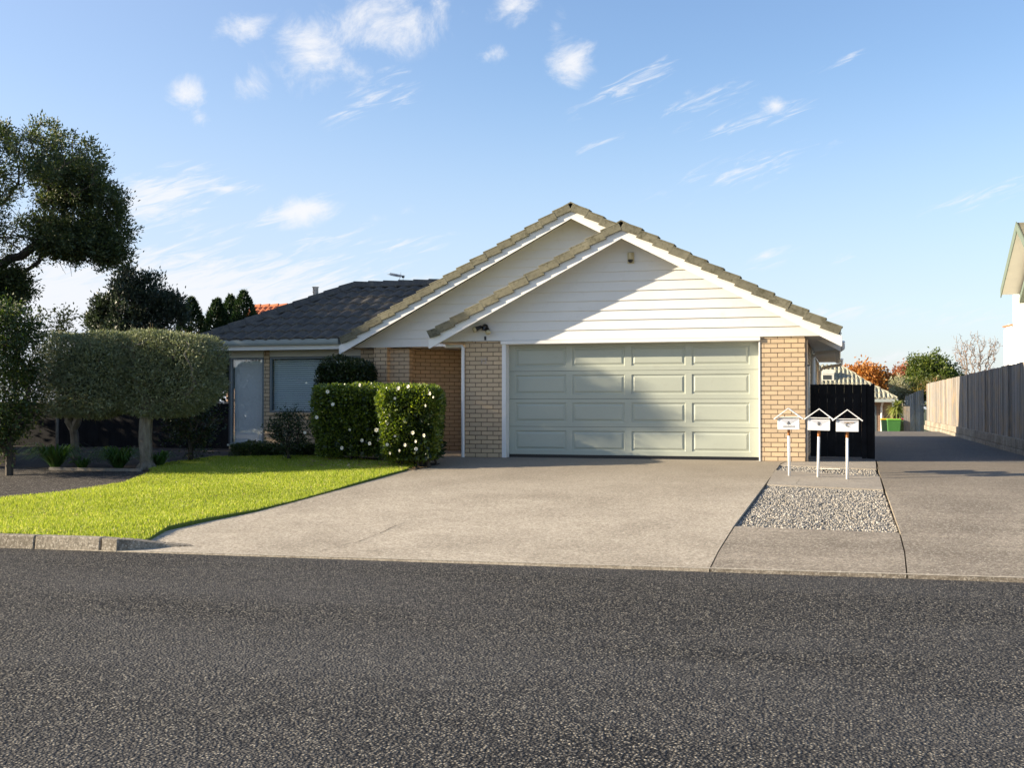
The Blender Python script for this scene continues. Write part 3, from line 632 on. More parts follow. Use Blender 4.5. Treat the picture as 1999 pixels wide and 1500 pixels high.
# pitched roofs as thin slabs, soffit boards, barge boards
def slope(xc, zc, xe, y0, y1, th, dz=0, name='roof', m='tile_dark', parent=house, sgn=None):
    s = -1 if xe < xc else 1; ze = zc - abs(xe - xc) * PITCHR
    mb = MB().hexa([(xc, y0, zc + dz), (xe, y0, ze + dz), (xe, y1, ze + dz), (xc, y1, zc + dz), (xc, y0, zc + dz + th), (xe, y0, ze + dz + th), (xe, y1, ze + dz + th), (xc, y1, zc + dz + th)])
    return part(name, mb, m)
for xe in (-7.62, 0.0): slope(XF, ZF + .03, xe, RY + .035, 26.2, .05, m='tile_olive')
for xe in (-10.33, 0.0): slope(XM, ZM + .03, xe, 22.52, 34.9, .05, m='tile_olive')
def lower_soffit(xc, zc, xa, xb, y0, y1):
    m = MB()
    za, zb_ = zc - abs(xa - xc) * PITCHR, zc - abs(xb - xc) * PITCHR
    m.hexa([(xa, y0, za), (xb, y0, zb_), (xb, y1, zb_), (xa, y1, za), (xa, y0, za + .02), (xb, y0, zb_ + .02), (xb, y1, zb_ + .02), (xa, y1, za + .02)])
    return part('soffit', m, 'cream')
lower_soffit(XF, ZF, -7.56, XF, RY + .03, FY + .02); lower_soffit(XF, ZF, XF, -.06, RY + .03, FY + .02)
lower_soffit(XM, ZM, -10.28, XM, 22.52, 22.95); lower_soffit(XM, ZM, XM, -.06, 22.52, 22.95)
part('soffit', MB().box(-.60, -.13, FY + .024, 34.9, 2.27, 2.285).box(-7.6, -7.05, FY + .024, 22.9, 2.27, 2.285), 'soffit')
part('soffit', MB().box(-13.9, -10.3, 22.62, 23.4, 2.245, 2.262), 'soffit')
def barge(xc, zc, xe, y, h=.18, name='barge_board'):
    s = -1 if xe < xc else 1; ze = zc - abs(xe - xc) * PITCHR; t = .03
    m = MB()
    pts = [(xc, y, zc + .045), (xe, y, ze + .045), (xe, y, ze - h + .045), (xe - s * .10, y, ze - h + .045 + .0), (xc, y, zc - h * 1.02 + .03)]
    pts = [(xc, y, zc + .045), (xe, y, ze + .045), (xe, y, ze - h + .045), None, (xc, y, zc - h * 1.02 + .03)]; pts[3] = (xe - s * .02, y, ze - h + .045)
    m.prism(pts, (0, t, 0)); return part(name, m, 'white', bev=.003)
barge(XF, ZF, -7.66, RY); barge(XF, ZF, .045, RY); barge(XM, ZM, -10.40, 22.49); barge(XM, ZM, .02, 22.49)
# capping tiles that step down each rake
def rake_tiles(xc, zc, xe, y, step=.335, name='rake_tiles', tiny=0):
    s = -1 if xe < xc else 1; Ls = abs(xe - xc) / c28; n = int(Ls / step) + 1; m = MB()
    e = np.array([s * c28, 0, -s28]); up_ = np.array([s * s28, 0, c28]); o0 = np.array([xc, y, zc + .045])
    for i in range(n):
        t0 = i * step; t1 = min(t0 + step + .035, Ls + .02)
        if t1 - t0 < .1: continue
        r_ = rng.uniform(-.006, .006, 3); lift0, lift1 = .0, .042 + r_[0]
        A = o0 + e * t0; B = o0 + e * t1; hgt = .105
        yo, yi = -.05 + r_[1] * .6, .22
        # L shaped cap: top plate and front leaf
        for (dy0, dy1, lo, hi) in ((yo, yi, .085, .085 + .028), (yo, yo + .03, -.048, .0845)):
            m.hexa([A + [0, dy0, 0] + up_ * (lo + lift0), B + [0, dy0, 0] + up_ * (lo + lift1), B + [0, dy1, 0] + up_ * (lo + lift1), A + [0, dy1, 0] + up_ * (lo + lift0),
                    A + [0, dy0, 0] + up_ * (hi + lift0), B + [0, dy0, 0] + up_ * (hi + lift1), B + [0, dy1, 0] + up_ * (hi + lift1), A + [0, dy1, 0] + up_ * (hi + lift0)])
    return part(name, m, 'tile_olive', bev=.006)
rake_tiles(XF, ZF, -7.60, RY - .0); rake_tiles(XF, ZF, -.03, RY - .0); rake_tiles(XM, ZM, -10.34, 22.49); rake_tiles(XM, ZM, -.05, 22.49)
# ridge caps along the two ridges
def ridge_caps(x, z, y0, y1, nm='ridge_caps', mat='tile_olive'):
    m = MB(); y = y0
    while y < y1:
        l0, l1 = .0, .02
        for s in (-1, 1): m.hexa([(x, y, z + .10), (x + s * .16, y, z + .02), (x + s * .16, y + .42, z + .0), (x, y + .42, z + .08), (x, y, z + .125), (x + s * .16, y, z + .045), (x + s * .16, y + .42, z + .025), (x, y + .42, z + .105)])
        y += .38
    return part(nm, m, mat)
ridge_caps(XF, ZF + .06, RY - .045, 25.6); ridge_caps(XM, ZM + .06, 22.45, 34.5)
# lapped, rolled tiles (real relief) on the charcoal hip roof of the wing
def tiled(y0, z0, run, pitch, xl, xr, name, mat, parent, axis='y', step=.33, wave=.30, amp=.022, sgn=1, off=(0, 0), ends=None, lap=.038):
    """slope rising along +y (sgn=1); xl(t), xr(t) the side limits at horizontal run t"""
    V = []; m = MB(); t = 0.0; dxs = wave / 8
    while t < run - 1e-4:
        t1 = min(t + step, run); g0 = math.floor(min(xl(t), xl(t1)) / dxs); g1 = math.ceil(max(xr(t), xr(t1)) / dxs)
        xs = np.arange(g0, g1 + 1) * dxs; rowp = (int(t / step) % 2) * 0
        xa = np.clip(xs, xl(t), xr(t)); xb = np.clip(xs, xl(t1), xr(t1)); 
        w = lambda x: amp * np.abs(np.cos(np.pi * (x + rowp) / wave)) ** 1.5 * 2.0
        za = z0 + t * pitch + lap + w(xa) + rng.normal(0, .0015); zb_ = z0 + t1 * pitch + .003 + w(xb)
        for i in range(len(xs) - 1):
            if xa[i + 1] - xa[i] < 1e-5 and xb[i + 1] - xb[i] < 1e-5: continue
            A = (xa[i], y0 + sgn * t, za[i]); B = (xa[i + 1], y0 + sgn * t, za[i + 1]); C_ = (xb[i + 1], y0 + sgn * t1, zb_[i + 1]); D = (xb[i], y0 + sgn * t1, zb_[i])
            V.append((A, B, C_, D)); V.append(((A[0], A[1], A[2] - lap - .005), (B[0], B[1], B[2] - lap - .005), B, A))
        t = t1
    arr = np.array(V, float).reshape(-1, 3)
    if axis == 'x': arr = arr[:, [1, 0, 2]]
    return fastmesh(name, arr, 4, MT[mat], parent)
EY, EZ, XE, RN = 22.47, 2.44, -13.93, 2.68
wr = tiled(EY, EZ, RN, PITCHR, lambda t: XE + t, lambda t: -10.36 + t / 1.0 * .98, 'roof', 'tile_dark', house); lbl(wr, 'charcoal tiled hip roof over the left wing')
tiled(-XE, EZ, RN, PITCHR, lambda t: EY + t, lambda t: 34.9 - t, 'roof', 'tile_dark', house, axis='x') if False else None
for xc_, zc_, xl_, xr_, ya_, yb_ in ((XF, ZF, -7.60, -.02, RY + .24, 26.2), (XM, ZM, -10.31, -.02, 22.72, 34.88)):
    for xe_, sg_ in ((xl_, 1), (xr_, -1)):
        rn_ = abs(xe_ - xc_); ya2 = ya_ if (xc_ == XF or sg_ > 0) else 24.2
        tiled(xe_, zc_ + .082 - rn_ * PITCHR, rn_, PITCHR, lambda t: ya2, lambda t: yb_, 'roof', 'tile_olive', house, axis='x', sgn=sg_, amp=.010, lap=.024)
m = MB(); rz = EZ + RN * PITCHR
m.face([(XE, EY, EZ), (XE + RN, EY + RN, rz), (XE + RN, 32.2, rz), (XE, 34.9, EZ)]); m.face([(XE + RN, EY + RN, rz), (-6.5, EY + RN, rz), (-6.5, 32.2, rz), (XE + RN, 32.2, rz)])
m.face([(XE, 34.9, EZ), (XE + RN, 32.2, rz), (-6.5, 32.2, rz), (-9.0, 34.9, EZ)]); part('roof', m, 'tile_dark', recalc=False)
def caps(p0, p1, n, name='ridge_caps', mat='tile_dark', w=.14, r=.05, dz=.05):
    p0, p1 = np.array(p0, float), np.array(p1, float); m = MB(); d = (p1 - p0); Lc = np.linalg.norm(d); e = d / Lc; sd = np.cross(e, [0, 0, 1.0]); sd /= np.linalg.norm(sd); st = Lc / n
    for i in range(n):
        A = p0 + e * st * i; B = A + e * (st + .04)
        for s in (-1, 1):
            m.hexa([A + [0, 0, dz + r], A + sd * s * w * 1.25 + [0, 0, dz - .10], B + sd * s * w * 1.25 + [0, 0, dz - .125], B + [0, 0, dz + r - .025],
                    A + [0, 0, dz + r + .022], A + sd * s * w * 1.25 + [0, 0, dz - .07], B + sd * s * w * 1.25 + [0, 0, dz - .095], B + [0, 0, dz + r - .003]])
    return part(name, m, mat, bev=.004)
caps((XE, EY, EZ + .03), (XE + RN, EY + RN, rz + .03), 10); caps((XE + RN, EY + RN, rz + .02), (-7.4, EY + RN, rz + .02), 10)
# gutters and fascia
def gutter(x0, x1, y, z, axis='x', name='gutter'):
    prof = [(0, 0), (0, .12), (.012, .12), (.012, .012), (.085, .012), (.105, .05), (.105, .105), (.12, .125), (.128, .118), (.118, .045), (.095, 0)]
    m = MB()
    if axis == 'x': m.prism([(x0, y - a_, z + b_) for a_, b_ in prof], (x1 - x0, 0, 0))
    else: m.prism([(y + a_, x0, z + b_) for a_, b_ in prof], (0, x1 - x0, 0))
    return part(name, m, 'gutter')
gutter(-13.95, -10.42, 22.60, 2.335); gutter(20.70, 34.9, -.10, 2.235, 'y')
part('fascia', MB().box(-13.92, -10.36, 22.60, 22.625, 2.235, 2.42), 'white'); part('fascia', MB().box(-.13, -.103, 20.72, 34.9, 2.262, 2.36), 'white'); part('fascia', MB().box(-7.64, -7.60, 20.72, 22.95, 2.24, 2.40), 'white')
part('lintel_panel', MB().box(-13.4, -12.53, WY - .01, WY + .2, 2.09, 2.245).box(-12.375, -10.15, WY - .01, WY + .2, 2.105, 2.245), 'cream', bev=.003)
# downpipes
def pipe(pts, r=.04, m='white'): return part('downpipe', MB().tube(pts, r, 12), m, smooth=False)
pipe([(-7.66, 21.6, 2.30), (-7.62, 21.55, 2.20), (-7.50, 21.30, 2.185), (-7.12, 21.07, 2.17), (-7.085, 21.045, 2.14), (-7.085, 21.045, -.02)], .034)
pipe([(.06, 23.2, 2.27), (.06, 23.25, 2.14), (-.03, 23.7, 2.10), (-.45, 24.25, 2.08), (-.53, 24.35, 2.0), (-.535, 24.35, -.02)], .042)
pipe([(.06, 32.4, 2.27), (.05, 32.5, 2.12), (-.45, 33.0, 2.05), (-.53, 33.0, 1.95), (-.535, 33.0, -.02)], .042)
# right side windows with pale frames
for y0, y1 in ((25.6, 27.4), (29.0, 30.6)):
    w = part('window', MB().box(-.66, -.58, y0, y0 + .06, 1.0, 2.26).box(-.66, -.58, y1 - .06, y1, 1.0, 2.26).box(-.66, -.58, y0 + .061, y1 - .061, 1.0, 1.06).box(-.66, -.58, y0 + .061, y1 - .061, 2.2, 2.26), 'cream')
    MB().box(-.64, -.632, y0 + .06, y1 - .06, 1.06, 2.2).build('pane', MT['glass'], w); MB().box(-.80, -.79, y0 + .02, y1 - .02, 1.0, 2.25).build('curtain', MT['slat'], w)
part('corner_board', MB().box(-.615, -.585, 34.5, 34.64, -.05, 2.26), 'cream')
# windows of the left wing
def window(x0, x1, z0, z1, y, fr, gl, slat_h, tilt, label, closed, fw=.045):
    w = MB().box(x0, x0 + fw, y - .03, y + .06, z0, z1).box(x1 - fw, x1, y - .03, y + .06, z0, z1).box(x0 + fw, x1 - fw, y - .028, y + .06, z0, z0 + fw).box(x0 + fw, x1 - fw, y - .028, y + .06, z1 - fw, z1)
    w = part('window', w, fr, bev=.003); lbl(w, label)
    MB().box(x0 + fw, x1 - fw, y, y + .006, z0 + fw, z1 - fw).build('pane', MT[gl], w)
    m = MB(); z = z0 + fw + .01
    while z < z1 - fw - .02:
        a_ = tilt; hw = slat_h * .52; dy, dz = math.cos(a_) * hw, math.sin(a_) * hw; yc = y + .07
        m.hexa([(x0 + fw + .01, yc - dy, z - dz), (x1 - fw - .01, yc - dy, z - dz), (x1 - fw - .01, yc + dy, z + dz), (x0 + fw + .01, yc + dy, z + dz),
                (x0 + fw + .01, yc - dy, z - dz + .002), (x1 - fw - .01, yc - dy, z - dz + .002), (x1 - fw - .01, yc + dy, z + dz + .002), (x0 + fw + .01, yc + dy, z + dz + .002)])
        z += slat_h
    for xx in (x0 + fw + .15, x1 - fw - .15): m.box(xx, xx + .004, y + .03, y + .034, z0 + fw, z1 - fw)
    m.build('blind', MT['slat'], w)
    MB().box(x0, x1, y + .21, y + .22, z0, z1).build('backing', MT['dim'], w)
    return w
w1 = window(-13.36, -12.52, .125, 2.085, WY + .02, 'greytrim', 'glass_refl', .030, R(74), 'tall narrow window with a fine closed blind', True, .04)
MB().box(-13.41, -13.361, WY - .0, WY + .10, .1, 2.09).build('frame', MT['darktrim'], w1); MB().box(-13.42, -12.50, WY - .05, WY + .02, .085, .124).build('sill', MT['cream'], w1)
w2 = window(-12.375, -10.15, .845, 2.10, WY + .03, 'greytrim', 'glass', .048, R(44), 'wide window with open horizontal blind slats', False, .05)
MB().box(-12.385, -10.15, WY - .03, WY + .03, .80, .843).build('sill', MT['brick'], w2)
part('window', MB().box(-9.95, -9.80, WY - .01, WY + .04, 1.9, 2.05), 'glass_refl')
# flue on the back slope of the wing
fl = W(616, 588, 27.5); m = MB(); fx, fy, fz = fl
m.tube([(fx, fy, fz - .5), (fx, fy, fz + .20)], .062, 14); m.tube([(fx, fy, fz + .20), (fx, fy, fz + .245)], .072, 14); m.tube([(fx, fy, fz + .26), (fx, fy, fz + .33)], .070, 14); m.tube([(fx, fy, fz + .33), (fx, fy, fz + .345)], .086, 14); m.tube([(fx, fy, fz + .24), (fx, fy, fz + .265)], .05, 10)
part('flue', m, 'steel')

# television aerial
an = W(787, 562, 27.3); tv = empty('tv_aerial', an, 'small silver television aerial on a thin mast above the charcoal roof', 'aerial')
m = MB().tube([an + [0, 0, -.35], an + [0, 0, .26]], .008, 6).build('mast', MT['alu'], tv)
bm0 = an + [0, 0, .27]; bm1 = W(761, 535, 27.0)
m = MB().tube([bm0, bm1], .008, 6); m.build('boom', MT['plastic_black'], tv); MB().box(bm0[0] - .03, bm0[0] + .03, bm0[1] - .02, bm0[1] + .02, bm0[2] - .03, bm0[2] + .02).build('clamp', MT['plastic_black'], tv, bev=.005)
m = MB(); dv = (bm1 - bm0); sdv = np.cross(dv, [0, 0, 1.0]); sdv /= np.linalg.norm(sdv)
for k in range(9):
    c_ = bm0 + dv * (.2 + k * .095); m.tube([c_ - sdv * (.17 - .008 * k) + [0, 0, .0], c_ + sdv * (.17 - .008 * k)], .0045, 5); m.tube([c_ + [0, 0, -.035], c_ + [0, 0, .035]], .012, 5)
c_ = bm0 + dv * .18; m.tube([c_ + [-.05, 0, -.10], c_], .006, 5); m.tube([c_ + [0, 0, 0], c_ + [-.0, 0, .09]], .006, 5)
m.build('elements', MT['alu'], tv)

# security camera under the peak of the front gable
sc = W(1221, 497, 20.75); cx, cy, cz = sc[0], FY - .02, sc[2]
scam = empty('security_camera', (cx, cy, cz), 'beige upright security sensor fixed below the peak of the front gable', 'security camera')
m = MB(); prof = []
for k in range(9): t = math.pi * k / 8; prof.append((cx - .055 * math.cos(t), cy - .02 - .075 * math.sin(t)))
def cyl_col(poly, z0, z1):
    return MB().prism([(p[0], p[1], z0) for p in poly], (0, 0, z1 - z0))
cyl_col([(cx - .058, cy + .015)] + prof + [(cx + .058, cy + .015)], cz - .03, cz + .10).build('housing', MT['beige'], scam, bev=.008)
MB().box(cx - .062, cx + .062, cy - .012, cy + .018, cz - .10, cz + .11).build('back_plate', MT['beige'], scam, bev=.006)
m = MB(); n_ = 14
for i in range(5):
    for j in range(n_):
        pass
bmm = bmesh.new(); bmesh.ops.create_uvsphere(bmm, u_segments=18, v_segments=10, radius=.046); me = bpy.data.meshes.new('lens'); bmm.to_mesh(me); bmm.free(); me.materials.append(MT['plastic_black'])
for p_ in me.polygons: p_.use_smooth = True
o = bpy.data.objects.new('lens', me); col.objects.link(o); o.parent = scam; o.location = (0, -.045, -.045)

# twin floodlight with sensor
fp = W(942, 637, 21.9); fx, fy, fz = fp[0], FY - .02, fp[2]
fld = empty('floodlight', (fx, fy, fz), 'black twin-headed floodlight with a sensor on the white boards left of the garage door', 'floodlight')
MB().tube([(fx, fy + .02, fz), (fx, fy - .05, fz)], .055, 14).build('base', MT['plastic_black'], fld, bev=.006)
MB().tube([(fx, fy - .045, fz + .01), (fx, fy - .10, fz - .035), (fx - .0, fy - .12, fz - .07)], [.045, .05, .03], 12).build('sensor', MT['plastic_black'], fld)
for s_, dx_, dz_ in ((-1, -.16, -.05), (1, .085, -.10)):
    a_ = np.array([fx + s_ * .03, fy - .04, fz + .01]); b_ = np.array([fx + dx_ * .55, fy - .07, fz + .0 + dz_ * .2]); c_ = np.array([fx + dx_, fy - .12, fz + dz_])
    MB().tube([a_, b_], .014, 8).build('arm', MT['plastic_black'], fld)
    d_ = (c_ - b_) / np.linalg.norm(c_ - b_)
    h = MB().tube([b_ - d_ * .03, b_ + d_ * .02, c_, c_ + d_ * .01], [.026, .036, .050, .056], 14).build('lamp_head', MT['plastic_black'], fld)
    MB().tube([c_ + d_ * .0101, c_ + d_ * .04, c_ + d_ * .06], [.055, .053, .035], 14).build('lamp_glass', MT['beige'], h)
nb = W(942, 660, 21.9); tag(MB().box(nb[0] - .017, nb[0] + .017, FY - .05, FY - .02, nb[2] - .035, nb[2] + .04).build('doorbell_box', MT['plastic_black'], bev=.004, at=(float(nb[0]), FY, float(nb[2]))), 'tiny black box on the white board above the left brick pier', 'sensor box')
def text(s, size, loc, name, m, parent=None, ext=.002, rotz=0):
    cu = bpy.data.curves.new('t', 'FONT'); cu.body = s; cu.size = size; cu.align_x = 'CENTER'; cu.align_y = 'CENTER'; cu.extrude = ext
    to = bpy.data.objects.new('t', cu); col.objects.link(to); dg = bpy.context.evaluated_depsgraph_get(); me = bpy.data.meshes.new_from_object(to.evaluated_get(dg)); bpy.data.objects.remove(to)
    me.name = name; me.materials.clear(); me.materials.append(m); me.transform(Matrix.Rotation(rotz, 4, 'Z') @ Matrix.Rotation(math.pi / 2, 4, 'X'))
    o = bpy.data.objects.new(name, me); col.objects.link(o); off = worigin(parent) if parent else Vector((0, 0, 0)); o.parent = parent; o.location = Vector([float(x) for x in loc]) - off; return o
hn = W(944, 706, 22.1); text('12', .15, (hn[0], FY - .006, hn[2]), 'house_number', MT['steel'], house)

# ------------------------------------------------------------------ gate
GY = 21.93
gate = empty('gate', (0.02, GY, .03), 'closed black vertical board gate between the house and its corner post', 'gate')
m = MB(); x = -.53
while x < .40:
    w_ = .1512; m.box(x, x + w_, GY, GY + .02, .055 + rng.uniform(0, .006), 1.405 + rng.uniform(-.006, .006)); x += .152
m.build('boards', MT['black'], gate, bev=.004); MB().box(-.53, .53, GY + .021, GY + .06, .25, .34).build('rail', MT['black'], gate); MB().box(-.53, .53, GY + .021, GY + .06, 1.15, 1.24).build('rail', MT['black'], gate)
MB().box(.385, .47, GY - .035, GY + .06, .03, 1.39).build('post', MT['black'], gate, bev=.004)
MB().hexa([(.475, GY - .01, .03), (.60, GY - .12, .03), (.615, GY - .09, .03), (.49, GY + .02, .03), (.475, GY - .01, 1.34), (.60, GY - .12, 1.42), (.615, GY - .09, 1.42), (.49, GY + .02, 1.34)]).build('side_board', MT['black'], gate)
gp = empty('gate_post', (-.56, 21.30, 0), 'thin grey weathered timber post against the brick corner, with gate hinges', 'post')
MB().box(-.598, -.555, 21.10, 21.19, -.03, 2.2).build('post', MT['timber'], gp); MB().box(-.56, -.50, 21.09, 21.11, .62, .66).build('hinge', MT['plastic_black'], gp); MB().box(-.56, -.515, 21.09, 21.11, 1.72, 1.75).build('hinge', MT['plastic_black'], gp)
mb_ = empty('meter_box', (-.55, 21.5, 1.1), 'narrow pale grey box on the side wall just behind the brick corner', 'meter box')
MB().box(-.60, -.535, 21.35, 21.75, .95, 1.75).build('case', MT['cream'], mb_, bev=.006)

# ------------------------------------------------------------------ letterboxes
def letterbox(u, v, letter, strip, label, rot):
    p = G(u, v); x, y, z = p; r = empty('letterbox', p, label, 'letterbox', 'letterboxes on posts in a row')
    H = .52
    MB().tube([(x, y, z - .03), (x, y, z + .66 - (0 if 0 else .0))], .021, 12).build('pole', MT['box_white'], r, smooth=True)
    MB().tube([(x, y, z + .655), (x, y, z + .765)], .0225, 12).build('rusty_collar', MT['rust'], r)
    b0, b1, hw, d0 = z + .755, z + .955, .172, .09
    MB().box(x - hw, x + hw, y - d0, y + d0, b0, b1 - .022).build('box', MT['box_white'], r, bev=.006)
    zt = b1 - .026; yf = y - d0
    m = MB(); m.prism([(x - hw + .012, yf - .0045, zt), (x + hw - .012, yf - .0045, zt), (x, yf - .0012, zt - .095)], (0, .004, 0)); fm = m.build('flap', MT['flap'], r)
    MB().box(x - hw + .03, x + hw - .03, yf + .01, yf + .06, b1 - .021, b1 - .003).build('slot', MT['plastic_black'], r)
    MB().tube([(x - hw, yf - .012, b1 + .0), (x + hw, yf - .012, b1 + .0)], .007, 8).build('rail', MT['box_white'], r)
    m = MB(); pk = b1 + .155; ow = .225; t = .014
    for s in (-1, 1):
        m.hexa([(x, yf - .03, pk - t), (x + s * ow, yf - .03, b1 - .02 - t), (x + s * ow, y + d0 + .02, b1 - .02 - t), (x, y + d0 + .02, pk - t), (x, yf - .03, pk), (x + s * (ow + .012), yf - .03, b1 - .02), (x + s * (ow + .012), y + d0 + .02, b1 - .02), (x, y + d0 + .02, pk)])
    m.build('roof', MT['box_white'], r)
    text(letter, .085, (x, yf - .0075, b1 - .095), 'letter', MT['ink'], r, .0008)
    if strip == 'grey': MB().box(x - .085, x + .10, yf - .0035, yf - .0005, b0 + .035, b0 + .065).build('sticker', MT['label_grey'], r)
    r.rotation_euler = (R(rng.uniform(-1, 1)), R(rng.uniform(-1.3, 1.3)), R(rng.uniform(-3, 3)))
    if strip == 'brown': MB().box(x - .05, x + .10, yf - .0075, yf - .006, b1 - .062, b1 - .045).build('sticker', MT['label_brown'], r)
    return r
letterbox(1541, 929, 'A', 'grey', 'white house-shaped letterbox A in front of the brick pier, with a grey strip', 0)
letterbox(1597, 932, 'B', None, 'white house-shaped letterbox B in the middle of the three', 0)
letterbox(1654, 936, 'C', 'brown', 'white house-shaped letterbox C nearest the rear driveway, with a brown sticker', 0)

# ------------------------------------------------------------------ timber fence on its retaining wall
FX = 3.62
fen = empty('timber_fence', (FX, 38, .3), 'tall weathered grey paling fence along the shared driveway', 'fence')
m = MB(); y = 21.5; k = 0
while y < 52.0:
    w_ = .145 + rng.uniform(-.01, .008); zt = 1.90 + rng.uniform(-.012, .012); zb_ = .27 + rng.uniform(-.02, .02); dx = rng.uniform(0, .012)
    m.box(FX - .02 + dx, FX + dx, y, y + w_, zb_, zt); y += w_ + rng.uniform(.004, .012)
m.build('palings', MT['timber'], fen)
for yy in (27.2, 31.4, 35.6): MB().box(FX - .035, FX - .021, yy, yy + .10, .3, 1.93).build('cover_board', MT['timber'], fen)
MB().box(FX + .014, FX + .06, 21.5, 52, 1.6, 1.69).build('rail', MT['timber'], fen); MB().box(FX + .014, FX + .06, 21.5, 52, .45, .54).build('rail', MT['timber'], fen)
rw = empty('retaining_wall', (FX, 38, 0), 'low retaining wall of stained concrete blocks under the paling fence', 'wall')
m = MB()
for c_ in range(2):
    y = 21.5 - c_ * .35
    while y < 52.0:
        l_ = .78; m.box(FX - .075 - (.02 if c_ == 0 else 0) + rng.uniform(-.006, .006), FX + .12, y, y + l_ - .022, -.08 + c_ * .19 + (.0 if c_ else -.0), -.08 + (c_ + 1) * .19 - .008 + (.02 if c_ else 0)); y += l_
m.build('blocks', MT['block'], rw, bev=.012)
# bank behind the fence and around it
sheet([(3.75, 21.5), (40, 21.5), (40, 60), (3.75, 52.4)], 'neighbour_ground', MT['ground'], .22, zf=lambda x, y: 0.05, kind='structure')
# angled far fence
f0 = W(1804, 838, 52.5); f1 = W(1771, 838, 51.0)
ff = empty('timber_fence', (float(f1[0]), float(f1[1]), -.4), 'short leaning grey paling fence closing the far end of the driveway', 'fence')
m = MB(); n_ = 9; d_ = np.array([f0[0] - f1[0], f0[1] - f1[1], 0]); 
for i in range(n_):
    p = np.array([f1[0], f1[1], -.75]) + d_ * i / n_; m.obox(p, d_ / n_ * .94, [0.0, .02, 0], [.0 - .08 * (1 - i / n_), 0, 2.13 + .04 * i + rng.uniform(-.02, .02)])
m.build('palings', MT['timber'], ff)
m = MB(); f2 = W(1764, 838, 50.4)
for i in range(2): p = np.array([f2[0] + .14 * i, f2[1], -.7]); m.obox(p, [.13, 0, 0], [0, .02, 0], [0, 0, 1.62])
m.build('end_palings', MT['timber'], ff)
rl = W(1752, 838, 52.5); mr = empty('metal_railing', (float(rl[0]), float(rl[1]), -.7), 'thin dark metal railing between the spiky plant and the far fence', 'railing')
m = MB()
for i in range(5): m.tube([(rl[0] + i * .1, rl[1], -.7), (rl[0] + i * .1, rl[1], .60)], .012, 6)
m.tube([(rl[0] - .05, rl[1], .55), (rl[0] + .48, rl[1], .55)], .014, 6); m.build('bars', MT['greytrim'], mr)

# ------------------------------------------------------------------ rear house
RHY = 56.0
rh = empty('rear_house', (0, RHY, -.72), 'low brown brick house with a pale ribbed tile roof behind the black gate', 'house')
def AT(u, v, Y): r = ray(u, v); return _C + r * ((Y - 0) / r[1])
e0 = AT(1600, 779, RHY - .5); e1 = AT(1752, 781, RHY - .5); ez = e1[2] + .02; er = e1[0]
rw_ = AT(1742, 820, RHY)[0]
part('wall', MB().box(-9, rw_, RHY, RHY + .3, -.75, ez - .05), 'brick_far', rh); part('wall', MB().box(rw_ - .3, rw_, RHY + .301, RHY + 8, -.75, ez - .05), 'brick_far', rh)
hipx = AT(1638, 715, RHY + 2.6); run_ = 4.4; pr_ = (hipx[2] - ez) / (er - hipx[0]) if er > hipx[0] else .4
run_ = er - hipx[0]
rr_ = tiled(RHY - .5, ez, run_, pr_, lambda t: -10, lambda t: er - t, 'roof', 'tile_far', rh, step=.36, wave=.20, amp=.045, lap=.05)
mm = MB().face([(er, RHY - .5, ez), (er, RHY + 9, ez), (er - run_, RHY + 9 - run_, ez + run_ * pr_), (er - run_, RHY - .5 + run_, ez + run_ * pr_)]); part('roof', mm, 'tile_far', rh, recalc=False)
part('gutter', MB().box(-9, er + .02, RHY - .62, RHY - .5, ez - .12, ez + .02), 'gutter', rh); part('fascia', MB().box(-9, er, RHY - .499, RHY - .46, ez - .14, ez + .0), 'white', rh); part('soffit', MB().box(-9, er, RHY - .458, RHY - .001, ez - .13, ez - .11), 'soffit', rh)
dpx = AT(1721, 800, RHY - .1)[0]; part('downpipe', MB().tube([(dpx + .05, RHY - .55, ez - .1), (dpx, RHY - .08, ez - .35), (dpx, RHY - .08, -.72)], .05, 8), 'white', rh)
x0_, x1_ = AT(1705, 800, RHY)[0], AT(1711, 800, RHY)[0]
w = part('window', MB().box(x0_ - .5, x1_, RHY - .02, RHY + .05, -.5, ez - .3), 'greytrim', rh); MB().box(x0_ - .44, x1_ - .06, RHY - .03, RHY - .021, -.44, ez - .36).build('pane', MT['glass_refl'], w)
hx = AT(1617, 733, RHY + 1.0); ac = empty('air_conditioner', hx, 'boxy grey unit standing on the ribbed roof of the rear house', 'roof unit')
MB().box(hx[0] - .30, hx[0] + .28, hx[1] - .2, hx[1] + .25, hx[2] - .28, hx[2] + .26).build('case', MT['cream'], ac, bev=.02); MB().box(hx[0] - .25, hx[0] + .14, hx[1] - .215, hx[1] - .2, hx[2] - .2, hx[2] + .0).build('grille', MT['dim'], ac)
for k in range(3): MB().box(hx[0] - .3, hx[0] + .28, hx[1] - .22, hx[1] - .19, hx[2] + .06 + k * .07, hx[2] + .09 + k * .07).build('louvre', MT['white'], ac)

